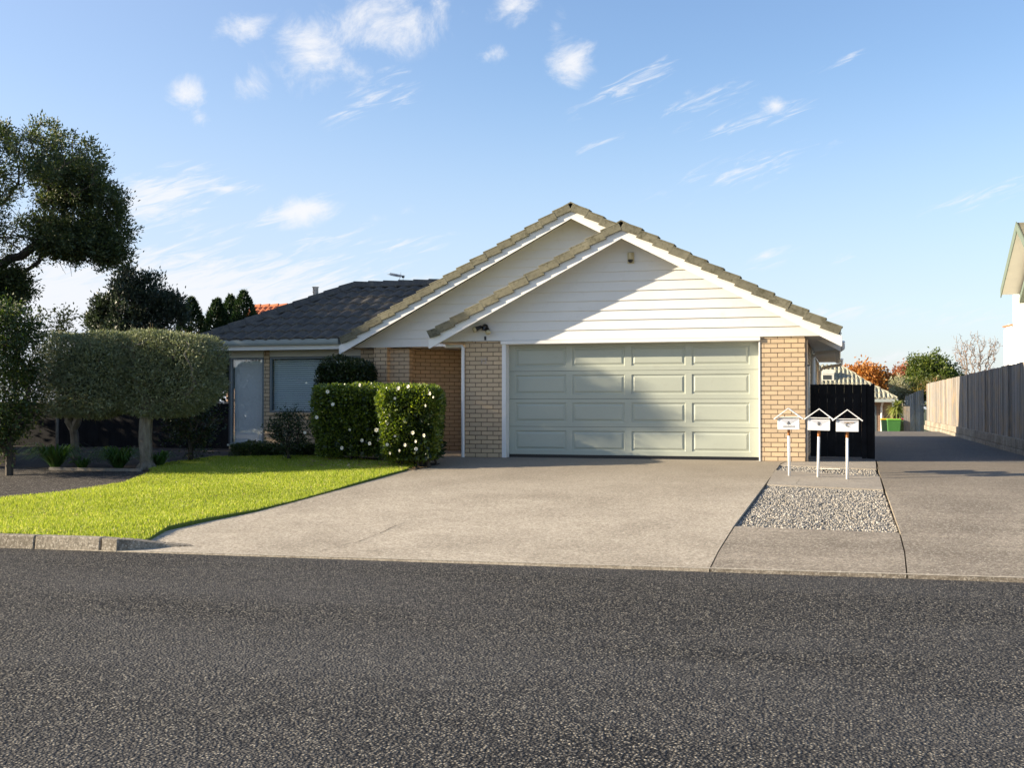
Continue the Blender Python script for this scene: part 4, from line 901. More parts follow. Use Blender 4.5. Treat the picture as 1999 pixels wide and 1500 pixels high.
# wheelie bins
def bin_(u, v, D, body, lid, label, wfac=.58, ang=0.0):
    p = W(u, v, D); x, y = p[0], p[1]; z = zg(y); r = empty('wheelie_bin', (float(x), float(y), z), label, 'bin', 'wheelie bins at the end of the driveway')
    w, d, h = wfac / 2, .34, 1.02
    MB().hexa([(x - w * .78, y - d * .7, z + .04), (x + w * .78, y - d * .7, z + .04), (x + w * .78, y + d * .7, z + .04), (x - w * .78, y + d * .7, z + .04), (x - w, y - d, z + h), (x + w, y - d, z + h), (x + w, y + d, z + h), (x - w, y + d, z + h)]).build('body', MT[body], r, bev=.02)
    MB().box(x - w - .02, x + w + .02, y - d - .03, y + d, z + h + .002, z + h + .07).build('lid', MT[lid], r, bev=.03)
    for s in (-1, 1): MB().tube([(x + s * w * .75 - .03, y + d, z + .1), (x + s * w * .75 + .03, y + d, z + .1)], .1, 14).build('wheel', MT['plastic_black'], r)
    MB().tube([(x - w, y + d + .06, z + h), (x + w, y + d + .06, z + h)], .015, 8).build('handle', MT[body], r)
    return r
bin_(1733, 838, 51.5, 'bin_dark', 'lid_yellow', 'dark bin with a yellow lid, leftmost at the end of the driveway')
bin_(1745, 838, 50.4, 'bin_green', 'lid_lime', 'bright green bin with a lime lid in front of the spiky plant')
bin_(1757, 838, 51.8, 'bin_mid', 'lid_red', 'green bin with a dark red lid nearest the railing')

# ------------------------------------------------------------------ white house on the right
NX = 6.0
nh = empty('white_house', (8, 46, 0), 'tall white weatherboard house with sage green roof trim beyond the fence', 'house')
# west wall (faces the driveway) with lapped boards; the gable end is this wall
m = MB()
def wallx(m, y0, y1, z0, z1f, X, bh=.2):
    z = z0
    while z < 9:
        zt = z + bh; yy0, yy1 = y0, y1
        lo = [q for q in (yy0, yy1)]
        # clip to roof line z <= z1f(y)
        ys_ = np.linspace(yy0, yy1, 24); ok = [q for q in ys_ if z1f(q) >= z + .02]
        if not ok: break
        a_, b_ = min(ok), max(ok); ok2 = [q for q in ys_ if z1f(q) >= zt - .02]; a2, b2 = (min(ok2), max(ok2)) if ok2 else ((a_ + b_) / 2, (a_ + b_) / 2)
        m.face([(X - .02, a_, z), (X - .02, b_, z), (X, b2, zt), (X, a2, zt)]); m.face([(X - .02, a_, z), (X, a_, z), (X, b_, z), (X - .02, b_, z)]); z = zt
roofz = lambda y: 5.06 + (7.27 - 5.35) / (47.13 - 43.08) * (47.13 - y) - .20 if y > 42 else 7.5
YC = 44.1
wallx(m, 30, YC, 0.0, lambda y: min(5.10 + .474 * (YC - y) * 1.0, 7.4), NX); part('wall', m, 'white', nh, recalc=False)
m = MB(); wallx(m, YC, 46.5, 0.0, lambda y: 3.87 + .034 * (y - YC), NX); part('lean_to_wall', m, 'white', nh, recalc=False)
part('wall', MB().box(NX + .05, NX + 8, YC - .1, YC, 0, 5.2).box(NX + .05, NX + 8, 46.4, 46.5, 0, 3.7), 'white', nh)
part('flashing', MB().hexa([(NX - .05, YC, 3.86), (NX + 3, YC, 3.86), (NX + 3, 46.55, 3.94), (NX - .05, 46.55, 3.94), (NX - .05, YC, 3.91), (NX + 3, YC, 3.91), (NX + 3, 46.55, 3.99), (NX - .05, 46.55, 3.99)]), 'tile_red', nh)
# roof overhanging by the rake: from the peak down to the far eave
OX = NX - .62; k_ = .474 
A0 = AT  # keep helper
def P_(X, u, v): r = ray(u, v); return _C + r * (X / r[0])
pk_ = P_(OX, 1985, 442); ft = P_(OX, 1955, 570)
sl = (pk_[2] - ft[2]) / (ft[1] - pk_[1])
m = MB(); m.hexa([(OX, ft[1], ft[2]), (OX + 9, ft[1], ft[2]), (OX + 9, pk_[1], pk_[2]), (OX, pk_[1], pk_[2]), (OX, ft[1], ft[2] + .12), (OX + 9, ft[1], ft[2] + .12), (OX + 9, pk_[1], pk_[2] + .12), (OX, pk_[1], pk_[2] + .12)]); part('roof', m, 'tile_olive', nh)
m = MB(); m.hexa([(OX, pk_[1] - 5, pk_[2] - 5 * sl), (OX + 9, pk_[1] - 5, pk_[2] - 5 * sl), (OX + 9, pk_[1], pk_[2]), (OX, pk_[1], pk_[2]), (OX, pk_[1] - 5, pk_[2] - 5 * sl + .12), (OX + 9, pk_[1] - 5, pk_[2] - 5 * sl + .12), (OX + 9, pk_[1] - .001, pk_[2] + .12), (OX, pk_[1] - .001, pk_[2] + .12)]); part('roof', m, 'tile_olive', nh)
m = MB(); m.prism([(OX - .03, ft[1] + .05, ft[2] + .10), (OX - .03, ft[1] + .05, ft[2] - .20), (OX - .03, pk_[1], pk_[2] - .24), (OX - .03, pk_[1], pk_[2] + .15)], (.03, 0, 0)); m.prism([(OX - .03, pk_[1] - 5, pk_[2] - 5 * sl + .1), (OX - .03, pk_[1] - 5, pk_[2] - 5 * sl - .12), (OX - .03, pk_[1] - .002, pk_[2] - .12), (OX - .03, pk_[1] - .002, pk_[2] + .15)], (.03, 0, 0)); part('barge_board', m, 'greentrim', nh)
m = MB(); m.hexa([(OX, ft[1], ft[2] - .10), (NX, ft[1], ft[2] - .10), (NX, pk_[1], pk_[2] - .10), (OX, pk_[1], pk_[2] - .10), (OX, ft[1], ft[2] - .08), (NX, ft[1], ft[2] - .08), (NX, pk_[1], pk_[2] - .08), (OX, pk_[1], pk_[2] - .08)]); part('soffit', m, 'cream', nh)
lq = P_(OX, 1992, 592); m = MB(); m.prism([(OX - .02, lq[1] + .1, lq[2]), (OX - .02, lq[1] + .1, lq[2] + .18), (OX - .02, lq[1] - 3, lq[2] + .18 + 3 * sl), (OX - .02, lq[1] - 3, lq[2] + 3 * sl)], (.6, 0, 0)); part('lower_roof', m, 'greentrim', nh)

# red tiled house far behind on the left
red = empty('red_roofed_house', tuple(W(545, 640, 42)), 'distant house of which only the orange terracotta tiled roof shows', 'house')
rz1 = 4.74; ry0 = 36.5; rx0, rx1 = -21.75, -19.55
tiled(ry0, rz1 - 2.6 * .62, 2.6, .62, lambda t: rx0, lambda t: rx1 + .3 - t * .1, 'roof', 'tile_red', red, step=.33, wave=.22, amp=.035, lap=.05)
m = MB(); x_ = rx0
while x_ < rx1 - .1: m.tube([(x_, ry0 + 2.6, rz1 + .02), (x_ + .40, ry0 + 2.6, rz1 + .04)], [.085, .10], 8); x_ += .38
m.build('ridge_caps', MT['tile_red'], red)
MB().box(rx0 + .2, rx1 - .2, ry0 + .4, ry0 + 4.5, -.1, rz1 - 1.5).build('wall', MT['brick_far'], red)

# black fence behind the olive trees
bf = empty('black_fence', (-16, 23.2, 0), 'black stained board fence behind the two clipped olive trees', 'fence')
m = MB(); x = -30
while x < -13.56: m.box(x, x + .147, 23.2, 23.22, -.05, 1.05 + rng.uniform(-.004, .004)); x += .15
m.build('boards', MT['black'], bf); MB().box(-30, -13.43, 23.17, 23.25, 1.056, 1.09).build('cap_rail', MT['timber'], bf)
MB().box(-13.50, -13.43, 23.18, 23.26, -.05, 1.05).build('post', MT['black'], bf); MB().box(-30, -13.51, 23.221, 23.26, .2, .3).build('rail', MT['black'], bf)
bw = W(3, 917, 22.0); tag(MB().box(bw[0] - 3, bw[0] + .12, bw[1], bw[1] + .24, -.3, .09).build('garden_wall', MT['brick_far'], at=(float(bw[0]), float(bw[1]), -.3)), 'end of a low orange-brown brick wall at the left edge', 'wall')

# ------------------------------------------------------------------ vegetation
def unit(a): return a / (np.linalg.norm(a, axis=-1, keepdims=True) + 1e-9)
def leaves(name, P, D, L, wd, m, parent, jit=.6, fold=.15, up=0.0):
    """one diamond-shaped leaf per point, pointing roughly along D"""
    n = len(P); d = unit(unit(D) + rng.normal(0, jit, (n, 3)) + np.array([0, 0, up])); a = unit(rng.normal(0, 1, (n, 3))); s = unit(np.cross(d, a)); nrm = np.cross(s, d)
    l = (L * (.6 + .8 * rng.random(n)))[:, None]; w = l * wd * (.8 + .4 * rng.random(n))[:, None]
    V = np.zeros((n, 4, 3)); V[:, 0] = P; V[:, 1] = P + d * l * .5 + s * w * .5 + nrm * l * fold; V[:, 2] = P + d * l; V[:, 3] = P + d * l * .5 - s * w * .5 + nrm * l * fold
    return fastmesh(name, V.reshape(-1, 3), 4, m, parent)
def skeleton(name, root_pts, targets, r0, m, parent, rmin=.004, jit=.25, expo=.48, sides=6, order_from=None):
    """limbs and twigs that join every target to the trunk, thicker where more of them hang"""
    nodes = [np.array(p, float) for p in root_pts]; par = [-1] + list(range(len(root_pts) - 1)); dist = [0.0]
    for i in range(1, len(nodes)): dist.append(dist[-1] + np.linalg.norm(nodes[i] - nodes[i - 1]))
    top = nodes[-1]; T = targets[np.argsort(np.linalg.norm(targets - top, axis=1) * (.8 + .4 * rng.random(len(targets))))]
    arr = np.zeros((len(T) * 3 + len(nodes) + 5, 3)); ds = np.zeros(len(arr)); k = len(nodes); arr[:k] = nodes; ds[:k] = dist; par += [0] * (len(arr) - k); first = max(0, k - 3)
    for t in T:
        dd = np.linalg.norm(arr[first:k] - t, axis=1); c = dd + .22 * ds[first:k]; j = int(np.argmin(c)) + first; L_ = np.linalg.norm(t - arr[j]); prev = j
        if L_ > .25:
            for f_ in (.35, .7):
                q = arr[j] * (1 - f_) + t * f_ + rng.normal(0, L_ * .09 * jit / .25, 3); q[2] -= L_ * .03
                arr[k] = q; ds[k] = ds[prev] + np.linalg.norm(q - arr[prev]); par[k] = prev; prev = k; k += 1
        arr[k] = t; ds[k] = ds[prev] + np.linalg.norm(t - arr[prev]); par[k] = prev; k += 1
    cnt = np.zeros(k)
    for i in range(k - 1, 0, -1): cnt[i] += 1; cnt[par[i]] += cnt[i]
    cnt[0] += 1; rad = np.maximum(rmin, r0 * (cnt / cnt[0]) ** expo)
    # straight segments as tapered tubes, vectorised
    idx = np.arange(1, k); A = arr[[par[i] for i in idx]]; B = arr[idx]; ra = np.minimum(rad[[par[i] for i in idx]], rad[idx] * 1.5); rb = rad[idx]
    d = unit(B - A); ref = np.where(np.abs(d[:, 2:3]) < .9, np.array([[0, 0, 1.]]), np.array([[1., 0, 0]])); u = unit(np.cross(d, ref)); v = np.cross(d, u); V = []
    for j in range(sides):
        t0, t1 = 2 * math.pi * j / sides, 2 * math.pi * (j + 1) / sides
        c0 = u * math.cos(t0) + v * math.sin(t0); c1 = u * math.cos(t1) + v * math.sin(t1)
        V.append(np.stack([A + c0 * ra[:, None], A + c1 * ra[:, None], B + c1 * rb[:, None] + d * rb[:, None] * .3, B + c0 * rb[:, None] + d * rb[:, None] * .3], 1))
    return fastmesh(name, np.concatenate(V).reshape(-1, 3), 4, m, parent), T, arr[[par[i] for i in idx]], idx
def ell(n, c, r, shell=.55, zmin=-1.0, lump=.16, seed=0):
    """points in an uneven ellipsoid, most of them towards its outside"""
    d = unit(rng.normal(0, 1, (n * 2, 3))); d = d[d[:, 2] > zmin][:n]; n = len(d)
    rr = shell + (1 - shell) * rng.random(n) ** .6; ph = rng.random(6) * 6.28 + seed
    b = 1 + lump * (np.sin(d[:, 0] * 5 + ph[0]) * np.sin(d[:, 1] * 5 + ph[1]) + np.sin(d[:, 2] * 6 + ph[2]) * .7 + np.sin(d[:, 0] * 9 + d[:, 2] * 8 + ph[3]) * .6)
    return np.array(c) + d * (rr * b)[:, None] * np.array(r), d
def clump_tree(name, base, trunk, cents, dirs, k, spread, L, wd, leaf, bark, r0, label, cat='tree', group=None, jit=.7, up=.1, bname='branches', rmin=.004, cname='crown', sides=6, twig_jit=.25, flat=1.0):
    r = empty(name, tuple(float(x) for x in base), label, cat, group)
    skeleton('trunk', trunk, cents, r0, MT[bark], r, rmin=rmin, sides=sides, jit=twig_jit)
    off = rng.normal(0, 1, (len(cents), k, 3)) * spread; off[..., 2] *= flat; P = (cents[:, None] + off).reshape(-1, 3); D = (off + np.repeat(dirs[:, None], k, 1) * spread * 1.2).reshape(-1, 3)
    leaves(cname, P, D, L, wd, MT[leaf], r, jit=jit, up=up); return r

def V3(*a): return np.array(a, float)
# --- the two clipped olive trees
def olive(base, trunk_sets, c, r, n, nt, label, seed):
    rt = empty('olive_tree', tuple(float(x) for x in base), label, 'tree', 'clipped olive trees side by side')
    # rounded-box crown
    d = unit(rng.normal(0, 1, (n, 3))); p_ = 5.4
    s = 1 / (np.abs(d[:, 0]) ** p_ + np.abs(d[:, 1]) ** p_ + np.abs(d[:, 2]) ** p_) ** (1 / p_)
    ph = rng.random(4) * 6
    und = 1 + .035 * np.sin(d[:, 0] * 7 + ph[0]) + .03 * np.sin(d[:, 2] * 9 + ph[1] + d[:, 0] * 4)
    rr = 1 - (rng.random(n) ** 2.0) * .42; rr *= 1 + rng.normal(0, .018, n)
    Q = d * (s * und * rr)[:, None]; low = Q[:, 2] < -.3
    Q[low, 0] *= 1 - .34 * (-Q[low, 2] - .3); Q[low, 1] *= 1 - .12 * (-Q[low, 2] - .3)
    P = np.array(c) + Q * np.array(r)
    leaves('crown', P, d * .9 + V3(0, 0, .3), .062, .26, MT['leaf_olive'], rt, jit=.8)
    k = n // 3; d2 = unit(rng.normal(0, 1, (k, 3))); P2 = np.array(c) + d2 * (rng.random((k, 1)) ** .5) * .72 * np.array(r)
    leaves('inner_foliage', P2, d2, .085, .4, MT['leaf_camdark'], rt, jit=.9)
    T = P[rng.integers(0, n, nt)] * .96 + np.array(c) * .04
    for tr, r0 in trunk_sets: 
        m_ = T[np.linalg.norm(T - tr[-1], axis=1).argsort()][: nt // len(trunk_sets)]
        skeleton('trunk', tr, m_, r0, MT['bark'], rt, rmin=.0035, sides=7)
    n3 = 700; i3 = rng.integers(0, n, n3); A = P[i3] * .97 + np.array(c) * .03; dirs = unit(d[i3] + rng.normal(0, .8, (n3, 3))); m = MB()
    V = []; w = unit(np.cross(dirs, V3(0, 1, 0))) * .004; B = A + dirs * (.08 + .14 * rng.random((n3, 1))); V = np.stack([A - w, A + w, B + w * .4, B - w * .4], 1)
    fastmesh('twigs', V.reshape(-1, 3), 4, MT['twig'], rt)['kind'] = 'stuff'
    return rt
b1 = G(285, 915); z1 = b1[2]; D1 = 20.9
def spine(pix, D): return [W(u, v, D) for u, v in pix]
c1 = W(310, 731, 21.3); 
t1 = spine([(286, 918), (285, 890), (283, 860), (284, 830), (286, 805), (290, 780), (300, 750)], 21.1)
olive(b1, [(t1, .125)], c1, (1.18, .62, .77), 52000, 90, 'clipped olive tree with a thick bare trunk, crown reaching the window', 1)
m = MB(); bb = np.array(t1[0])
for a_ in range(7):
    t = a_ * .9 + .3; m.tube([bb + [0, 0, .22], bb + [math.cos(t) * .12, math.sin(t) * .12, .06], bb + [math.cos(t) * .20, math.sin(t) * .2, -.03]], [.05, .06, .03], 7)
m.tube([bb + [0, 0, .5], bb + [0, 0, .2], bb + [0, 0, -.05]], [.09, .11, .17], 12)
o = m.build('root_flare', MT['bark'], bpy.data.objects['olive_tree'], smooth=True)
b2 = G(146, 893); D2 = 22.6; c2 = W(176, 732, 21.35)
t2 = spine([(146, 897), (146, 870), (145, 850), (143, 838)], D2)
olive(b2, [(t2 + spine([(134, 822), (135, 800), (150, 770)], D2), .085), (t2 + spine([(150, 825), (153, 800), (190, 770)], D2), .085)], c2, (1.0, .62, .76), 42000, 90, 'clipped olive tree with a slim forked trunk, crown on the left', 2)

# --- hedges
def hedge(name, label, x0, x1, y0, y1, z0, z1, n, leaf, L, wd, taper=0, rnd=.12, jit=.7, bulge=.045, flowers=0, group=None, base=True, rot=0.0):
    c = V3((x0 + x1) / 2, (y0 + y1) / 2, (z0 + z1) / 2); h = V3((x1 - x0) / 2, (y1 - y0) / 2, (z1 - z0) / 2)
    rt = empty(name, (float(c[0]), float(c[1]), float(z0)), label, 'hedge', group)
    def surf(n, depth):
        f_ = rng.random(n); ar = np.array([h[1] * h[2], h[1] * h[2], h[0] * h[2], h[0] * h[2], h[0] * h[1] * 1.2]); ar = np.cumsum(ar / ar.sum()); fi = np.searchsorted(ar, f_)
        Q = rng.random((n, 3)) * 2 - 1; nr = np.zeros((n, 3))
        for k, (ax_, sg) in enumerate(((0, -1), (0, 1), (1, -1), (1, 1), (2, 1))):
            s_ = fi == k; Q[s_, ax_] = sg; nr[s_, ax_] = sg
        p_ = 1 / rnd; ln = (np.abs(Q) ** p_).sum(1) ** (1 / p_); Q /= np.maximum(ln, 1)[:, None]
        P = c + Q * h - nr * (rng.random((n, 1)) ** 1.6) * depth
        wob = np.sin(P[:, 0] * 6 + 1) * np.sin(P[:, 2] * 7) * bulge + np.sin(P[:, 0] * 15) * np.sin(P[:, 2] * 13 + P[:, 1] * 9) * bulge * .5
        P += nr * (wob + rng.normal(0, .012, n))[:, None]
        if taper: 
            f = np.clip((P[:, 2] - z0) / (z1 - z0), 0, 1); k = 1 - taper * (1 - f) ** 2; P[:, 0] = c[0] + (P[:, 0] - c[0]) * k; P[:, 1] = c[1] + (P[:, 1] - c[1]) * k
        if rot:
            ca, sa = math.cos(rot), math.sin(rot)
            for A_ in (P, nr):
                o_ = c if A_ is P else np.zeros(3); x_, y_ = A_[:, 0] - o_[0], A_[:, 1] - o_[1]; A_[:, 0], A_[:, 1] = o_[0] + x_ * ca - y_ * sa, o_[1] + x_ * sa + y_ * ca
        return P, nr
    P, nr = surf(n, min(.28, h[1] * .8)); leaves('foliage', P, nr + V3(0, 0, .4), L, wd, MT[leaf], rt, jit=jit)
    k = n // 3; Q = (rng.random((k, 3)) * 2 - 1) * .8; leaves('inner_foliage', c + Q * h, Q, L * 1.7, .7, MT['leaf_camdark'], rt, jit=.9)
    if base:
        m = MB()
        for i in range(14):
            bx = c[0] + rng.uniform(-.8, .8) * h[0]; by = c[1] + rng.uniform(-.5, .5) * h[1]; m.tube([(bx, by, z0 - .1), (bx + rng.uniform(-.15, .15), by + rng.uniform(-.1, .1), z0 + .3), (bx + rng.uniform(-.3, .3), by, z0 + .8 * (z1 - z0))], [.022, .018, .01], 6)
        m.build('stems', MT['bark_dark'], rt)
    return rt, surf, c
def flower_mesh():
    m = bpy.data.meshes.new('flower'); bmm = bmesh.new()
    for ring, (r_, tilt, n_) in enumerate(((.042, .35, 6), (.028, .8, 5))):
        for i in range(n_):
            t = i * 2 * math.pi / n_ + ring * .5; cd = Vector((math.cos(t), 0, math.sin(t))); sd = Vector((-math.sin(t), 0, math.cos(t))); f_ = Vector((0, -1, 0))
            b_ = f_ * .004 * ring; tip = cd * r_ + f_ * r_ * tilt; mid_ = cd * r_ * .6 + f_ * r_ * tilt * .3
            vs = [bmm.verts.new(b_), bmm.verts.new(mid_ - sd * r_ * .42), bmm.verts.new(tip - sd * r_ * .2), bmm.verts.new(tip + sd * r_ * .2), bmm.verts.new(mid_ + sd * r_ * .42)]; bmm.faces.new(vs)
    bmm.to_mesh(m); bmm.free(); m.materials.append(MT['petal']); m.materials.append(MT['stamen'])
    bmm = bmesh.new(); bmm.from_mesh(m); r = bmesh.ops.create_icosphere(bmm, subdivisions=1, radius=.010, matrix=Matrix.Translation((0, -.012, 0)))
    for f in bmm.faces: 
        if all(v in set(r['verts']) for v in f.verts): f.material_index = 1
    bmm.to_mesh(m); bmm.free(); return m
FM = flower_mesh()
def flowers(rt, pts, nrm=(0, -1, 0)):
    w = worigin(rt)
    for p in pts:
        o = bpy.data.objects.new('flower', FM); col.objects.link(o); o.parent = rt; o.location = Vector([float(x) for x in p]) - w
        o.rotation_euler = (rng.uniform(-.5, .3), rng.uniform(0, 6), rng.uniform(-.5, .5)); s = rng.uniform(.5, .95); o.scale = (s, s, s)
CAM_G = 'camellia hedges clipped square by the entrance'
h1, sf1, c_1 = hedge('camellia_hedge', 'left block of the clipped camellia hedge, dark green under the wide window', -9.84, -7.75, 19.85, 20.8, -.02, 1.40, 30000, 'leaf_cam', .052, .5, .12, .10, group=CAM_G)
h2, sf2, c_2 = hedge('camellia_hedge', 'sunlit right block of the clipped camellia hedge dotted with white flowers, beside the driveway', -8.16, -6.99, 19.00, 20.05, -.06, 1.36, 34000, 'leaf_cam', .052, .5, .25, .16, group=CAM_G, rot=R(16))
def fl(pix, Y): return [_C + ray(u, v) * (Y / ray(u, v)[1]) for u, v in pix]
flowers(h1, fl([(640, 765), (650, 790), (683, 839), (598, 748), (707, 860), (595, 845), (618, 815), (703, 752), (668, 905 - 30)], 19.70))
flowers(h2, fl([(745, 815), (760, 811), (757, 827), (748, 799), (790, 822), (831, 792), (846, 776), (756, 869), (780, 880), (762, 885), (791, 869), (812, 862), (828, 850), (771, 852), (722, 866), (778, 758), (797, 755), (840, 768), (812, 902 - 25), (735, 840), (806, 845), (771, 778)], 19.0))
hd = W(676, 722, 24.2)
h3, _, _ = hedge('rounded_shrub', 'tall dark round-topped shrub against the wide window and the porch pillar', float(hd[0]) - .62, float(hd[0]) + .60, 21.85, 22.75, .0, 2.03, 20000, 'leaf_camdark', .05, .5, .1, .22)
h3['category'] = 'shrub'
h4, _, _ = hedge('box_hedge', 'very low dark box hedge under the tall narrow window', -11.95, -9.6, 20.5, 20.85, -.05, .235, 13000, 'leaf_box', .025, .6, 0, .08, base=False)
# thin loose shrub between window and hedge
sb = W(563, 850, 22.0); cen, dr = ell(120, W(563, 842, 21.9), (.42, .4, .42), .4)
clump_tree('loose_shrub', sb, [W(563, 895, 21.9), W(563, 880, 21.9), W(563, 865, 21.9)], cen, dr, 22, .06, .05, .45, 'leaf_camdark', 'bark_dark', .03, 'loose dark open shrub left of the camellia hedge', 'shrub')

# --- strap-leaved clumps
def strap(u, v, D, rad, n, label, hgt=.5):
    p = W(u, v, D); p[2] = zg(p[1]) + .01; rt = empty('lily_clump', tuple(float(x) for x in p), label, 'plant', 'strap-leaved clumps under the trees'); V = []
    for i in range(n):
        a_ = rng.random() * 6.283; L_ = rad * rng.uniform(.7, 1.25); hh = hgt * rng.uniform(.6, 1.2); w = .013 * rng.uniform(.7, 1.2); b = p + [math.cos(a_) * .06, math.sin(a_) * .06, 0]; prev = None
        sd = V3(-math.sin(a_), math.cos(a_), 0)
        for k in range(8):
            t = k / 7; q = b + V3(math.cos(a_), math.sin(a_), 0) * L_ * (t ** 1.3) + V3(0, 0, 1) * hh * (math.sin(min(t * 1.25, 1.2) * 1.57) - (max(0, t - .55) ** 1.6) * 1.5); ww = w * (1 - t ** 3)
            cur = (q - sd * ww, q + sd * ww)
            if prev is not None: V.append((prev[0], prev[1], cur[1], cur[0]))
            prev = cur
    fastmesh('leaves', np.array(V).reshape(-1, 3), 4, MT['leaf_strap'], rt); return rt
strap(108, 908, 21.4, .60, 170, 'leftmost lily clump, beside the slim forked trunk', .46)
strap(232, 912, 21.2, .62, 200, 'broad lily clump just left of the thick olive trunk', .40)
strap(160, 912, 21.3, .30, 50, 'tiny lily clump between the two larger ones', .24)
strap(312, 908, 21.4, .34, 60, 'small dark lily clump right of the thick olive trunk', .3)

# --- big evergreen whose limbs reach in from the left
BD = 27.0
cB = W(-90, 415, BD); cents, dirs = ell(760, cB, (3.5, 2.8, 2.62), .62, -.42, .13); keep = (cents[:, 2] > cB[2] + .1) | (rng.random(len(cents)) < .38); cents = cents[keep]; dirs = dirs[keep]
low = cents[:, 2] < cB[2] - 1.1; cents = cents[~low]; dirs = dirs[~low]
ex, ed = ell(210, W(262, 0, BD) * 0 + W(140, 472, BD), (1.0, 1.3, .45), .3, -1, .15); e5, ed5 = ell(150, W(140, 358, BD), (.80, 1.1, .62), .3, -1, .15); e6, ed6 = ell(90, W(205, 430, BD), (.50, .8, .75), .3, -1, .15)
e2, ed2 = ell(150, W(10, 560, BD), (.65, .9, .6), .2, -1, .2)
e3, ed3 = ell(50, W(218, 500, BD), (.36, .5, .26), .2, -1, .2)
e4, ed4 = ell(260, W(-240, 560, BD), (2.0, 2.0, 1.2), .2, -1, .2)
cents = np.vstack([cents, ex, e2, e3, e4, e5, e6]); dirs = np.vstack([dirs, ed, ed2, ed3, ed4, ed5, ed6])
tb = W(-210, 900, BD); trunk = [V3(tb[0], tb[1], -.3), V3(tb[0] + .1, tb[1], 1.0), V3(tb[0] + .15, tb[1], 1.9), V3(tb[0] + .3, tb[1], 2.7)]
clump_tree('evergreen_tree', (tb[0], tb[1], -.2), trunk, cents, dirs, 84, .092, .08, .40, 'leaf_big', 'bark_dark', .19, 'large spreading dark evergreen tree whose limbs reach over from the left edge', jit=.55, up=.25, rmin=.007, twig_jit=.3)
# dead twigs below the lowest limb
m = MB(); 
for (u, v, uu, vv) in ((100, 500, 128, 535), (128, 500, 150, 530), (130, 512, 140, 540), (150, 505, 168, 520), (160, 505, 200, 535), (100, 500, 112, 520), (135, 520, 150, 528)): m.tube([W(u, v, BD), W((u + uu) / 2 + 3, (v + vv) / 2 - 2, BD), W(uu, vv, BD)], [.010, .007, .003], 5)
m.build('dead_twigs', MT['bark_dark'], bpy.data.objects['evergreen_tree'])

# --- bushy tree at the left edge
cL, dL = ell(400, W(-14, 750, 20.6), (.70, .85, 1.40), .45, -1, .16); eL_, dd_ = ell(60, W(28, 640, 20.6), (.5, .5, .5), .3)
cL = np.vstack([cL, eL_]); dL = np.vstack([dL, dd_]); tb = W(18, 925, 20.6)
clump_tree('bushy_tree', tb, [V3(tb[0], tb[1], -.3), V3(tb[0], tb[1], .1), V3(tb[0], tb[1], .4)], cL, dL, 56, .09, .060, .50, 'leaf_left', 'bark_dark', .07, 'dense bushy green tree at the left edge below the big evergreen', jit=.8)
cy_, dy_ = ell(60, W(112, 632, 24), (.42, .4, .42), .3, -1, .3); tb = W(112, 800, 24)
clump_tree('slender_tree', (tb[0], tb[1], 0), [V3(tb[0], tb[1], -.1), V3(tb[0], tb[1], 1.0), V3(tb[0], tb[1], 1.8)], cy_, dy_, 10, .08, .075, .5, 'leaf_yellow', 'bark', .03, 'thin open tree with yellowing leaves showing above the left olive crown')
# --- evergreen behind the olives
cc = W(262, 690, 30); cE, dE = ell(430, cc, (1.25, 1.1, 1.9), .3, -.8, .22)
sp = [];
for (u, v, rx, rz) in ((243, 560, .32, .42), (292, 568, .35, .40), (208, 600, .40, .30), (330, 590, .35, .25), (192, 630, .30, .26), (345, 615, .28, .28), (262, 575, .45, .4), (300, 620, .6, .5), (220, 640, .5, .4)):
    q, dq = ell(34, W(u, v, 30), (rx, rx, rz), .2, -1, .2); sp.append((q, dq))
cE = np.vstack([cE] + [s_[0] for s_ in sp]); dE = np.vstack([dE] + [s_[1] for s_ in sp])
clump_tree('evergreen_tree', (cc[0], cc[1], 0), [V3(cc[0], cc[1], -.1), V3(cc[0], cc[1], 1.2), V3(cc[0], cc[1], 1.8)], cE, dE + V3(0, 0, .8), 56, .09, .085, .40, 'leaf_blue', 'bark_dark', .12, 'bluish dark evergreen with upright shoots rising behind the clipped olives', jit=.5, up=.5)
# --- conifers
def conifer(u, vtop, vbot, wpx, D, label):
    top = W(u, vtop, D); h = (vbot - vtop) * D / F; r = wpx * D / F / 2; n = 9000; t = rng.random(n) ** .75; a_ = rng.random(n) * 6.283
    rad = r * (1 - (1 - t) ** 3.0) * (.80 + .2 * rng.random(n)) * (1 + .12 * np.sin(a_ * 5 + t * 14))
    P = np.stack([top[0] + np.cos(a_) * rad, top[1] + np.sin(a_) * rad, top[2] - t * h * 1.0], 1); D_ = np.stack([np.cos(a_) * .6, np.sin(a_) * .6, np.ones(n)], 1)
    rt = empty('conifer', (top[0], top[1], 0), label, 'conifer', 'clipped conifers behind the wing')
    leaves('crown', P, D_, .11, .3, MT['leaf_conifer'], rt, jit=.35); MB().tube([(top[0], top[1], -.2), (top[0], top[1], top[2] - .25)], [.09, .02], 8).build('trunk', MT['bark_dark'], rt)
conifer(374, 583, 760, 76, 32, 'dark pointed conifer standing alone beside the bluish evergreen')
conifer(424, 586, 760, 70, 31, 'narrow conifer left of the other two by the roof corner'); conifer(450, 579, 760, 72, 31.6, 'conifer in the middle of three by the roof corner'); conifer(476, 571, 760, 84, 31, 'widest conifer of the three, nearest the orange roof')
# shrub in the dark corner beside the wing
cD, dD = ell(130, W(372, 830, 22.2), (.55, .5, .62), .35, -1, .2); tb = W(372, 890, 22.2)
clump_tree('dark_shrub', (tb[0], tb[1], 0), [V3(tb[0], tb[1], -.05), V3(tb[0], tb[1], .15), V3(tb[0], tb[1], .3)], cD, dD, 22, .08, .06, .45, 'leaf_camdark', 'bark_dark', .05, 'shaded dark shrub between the thick olive trunk and the tall window', 'shrub')

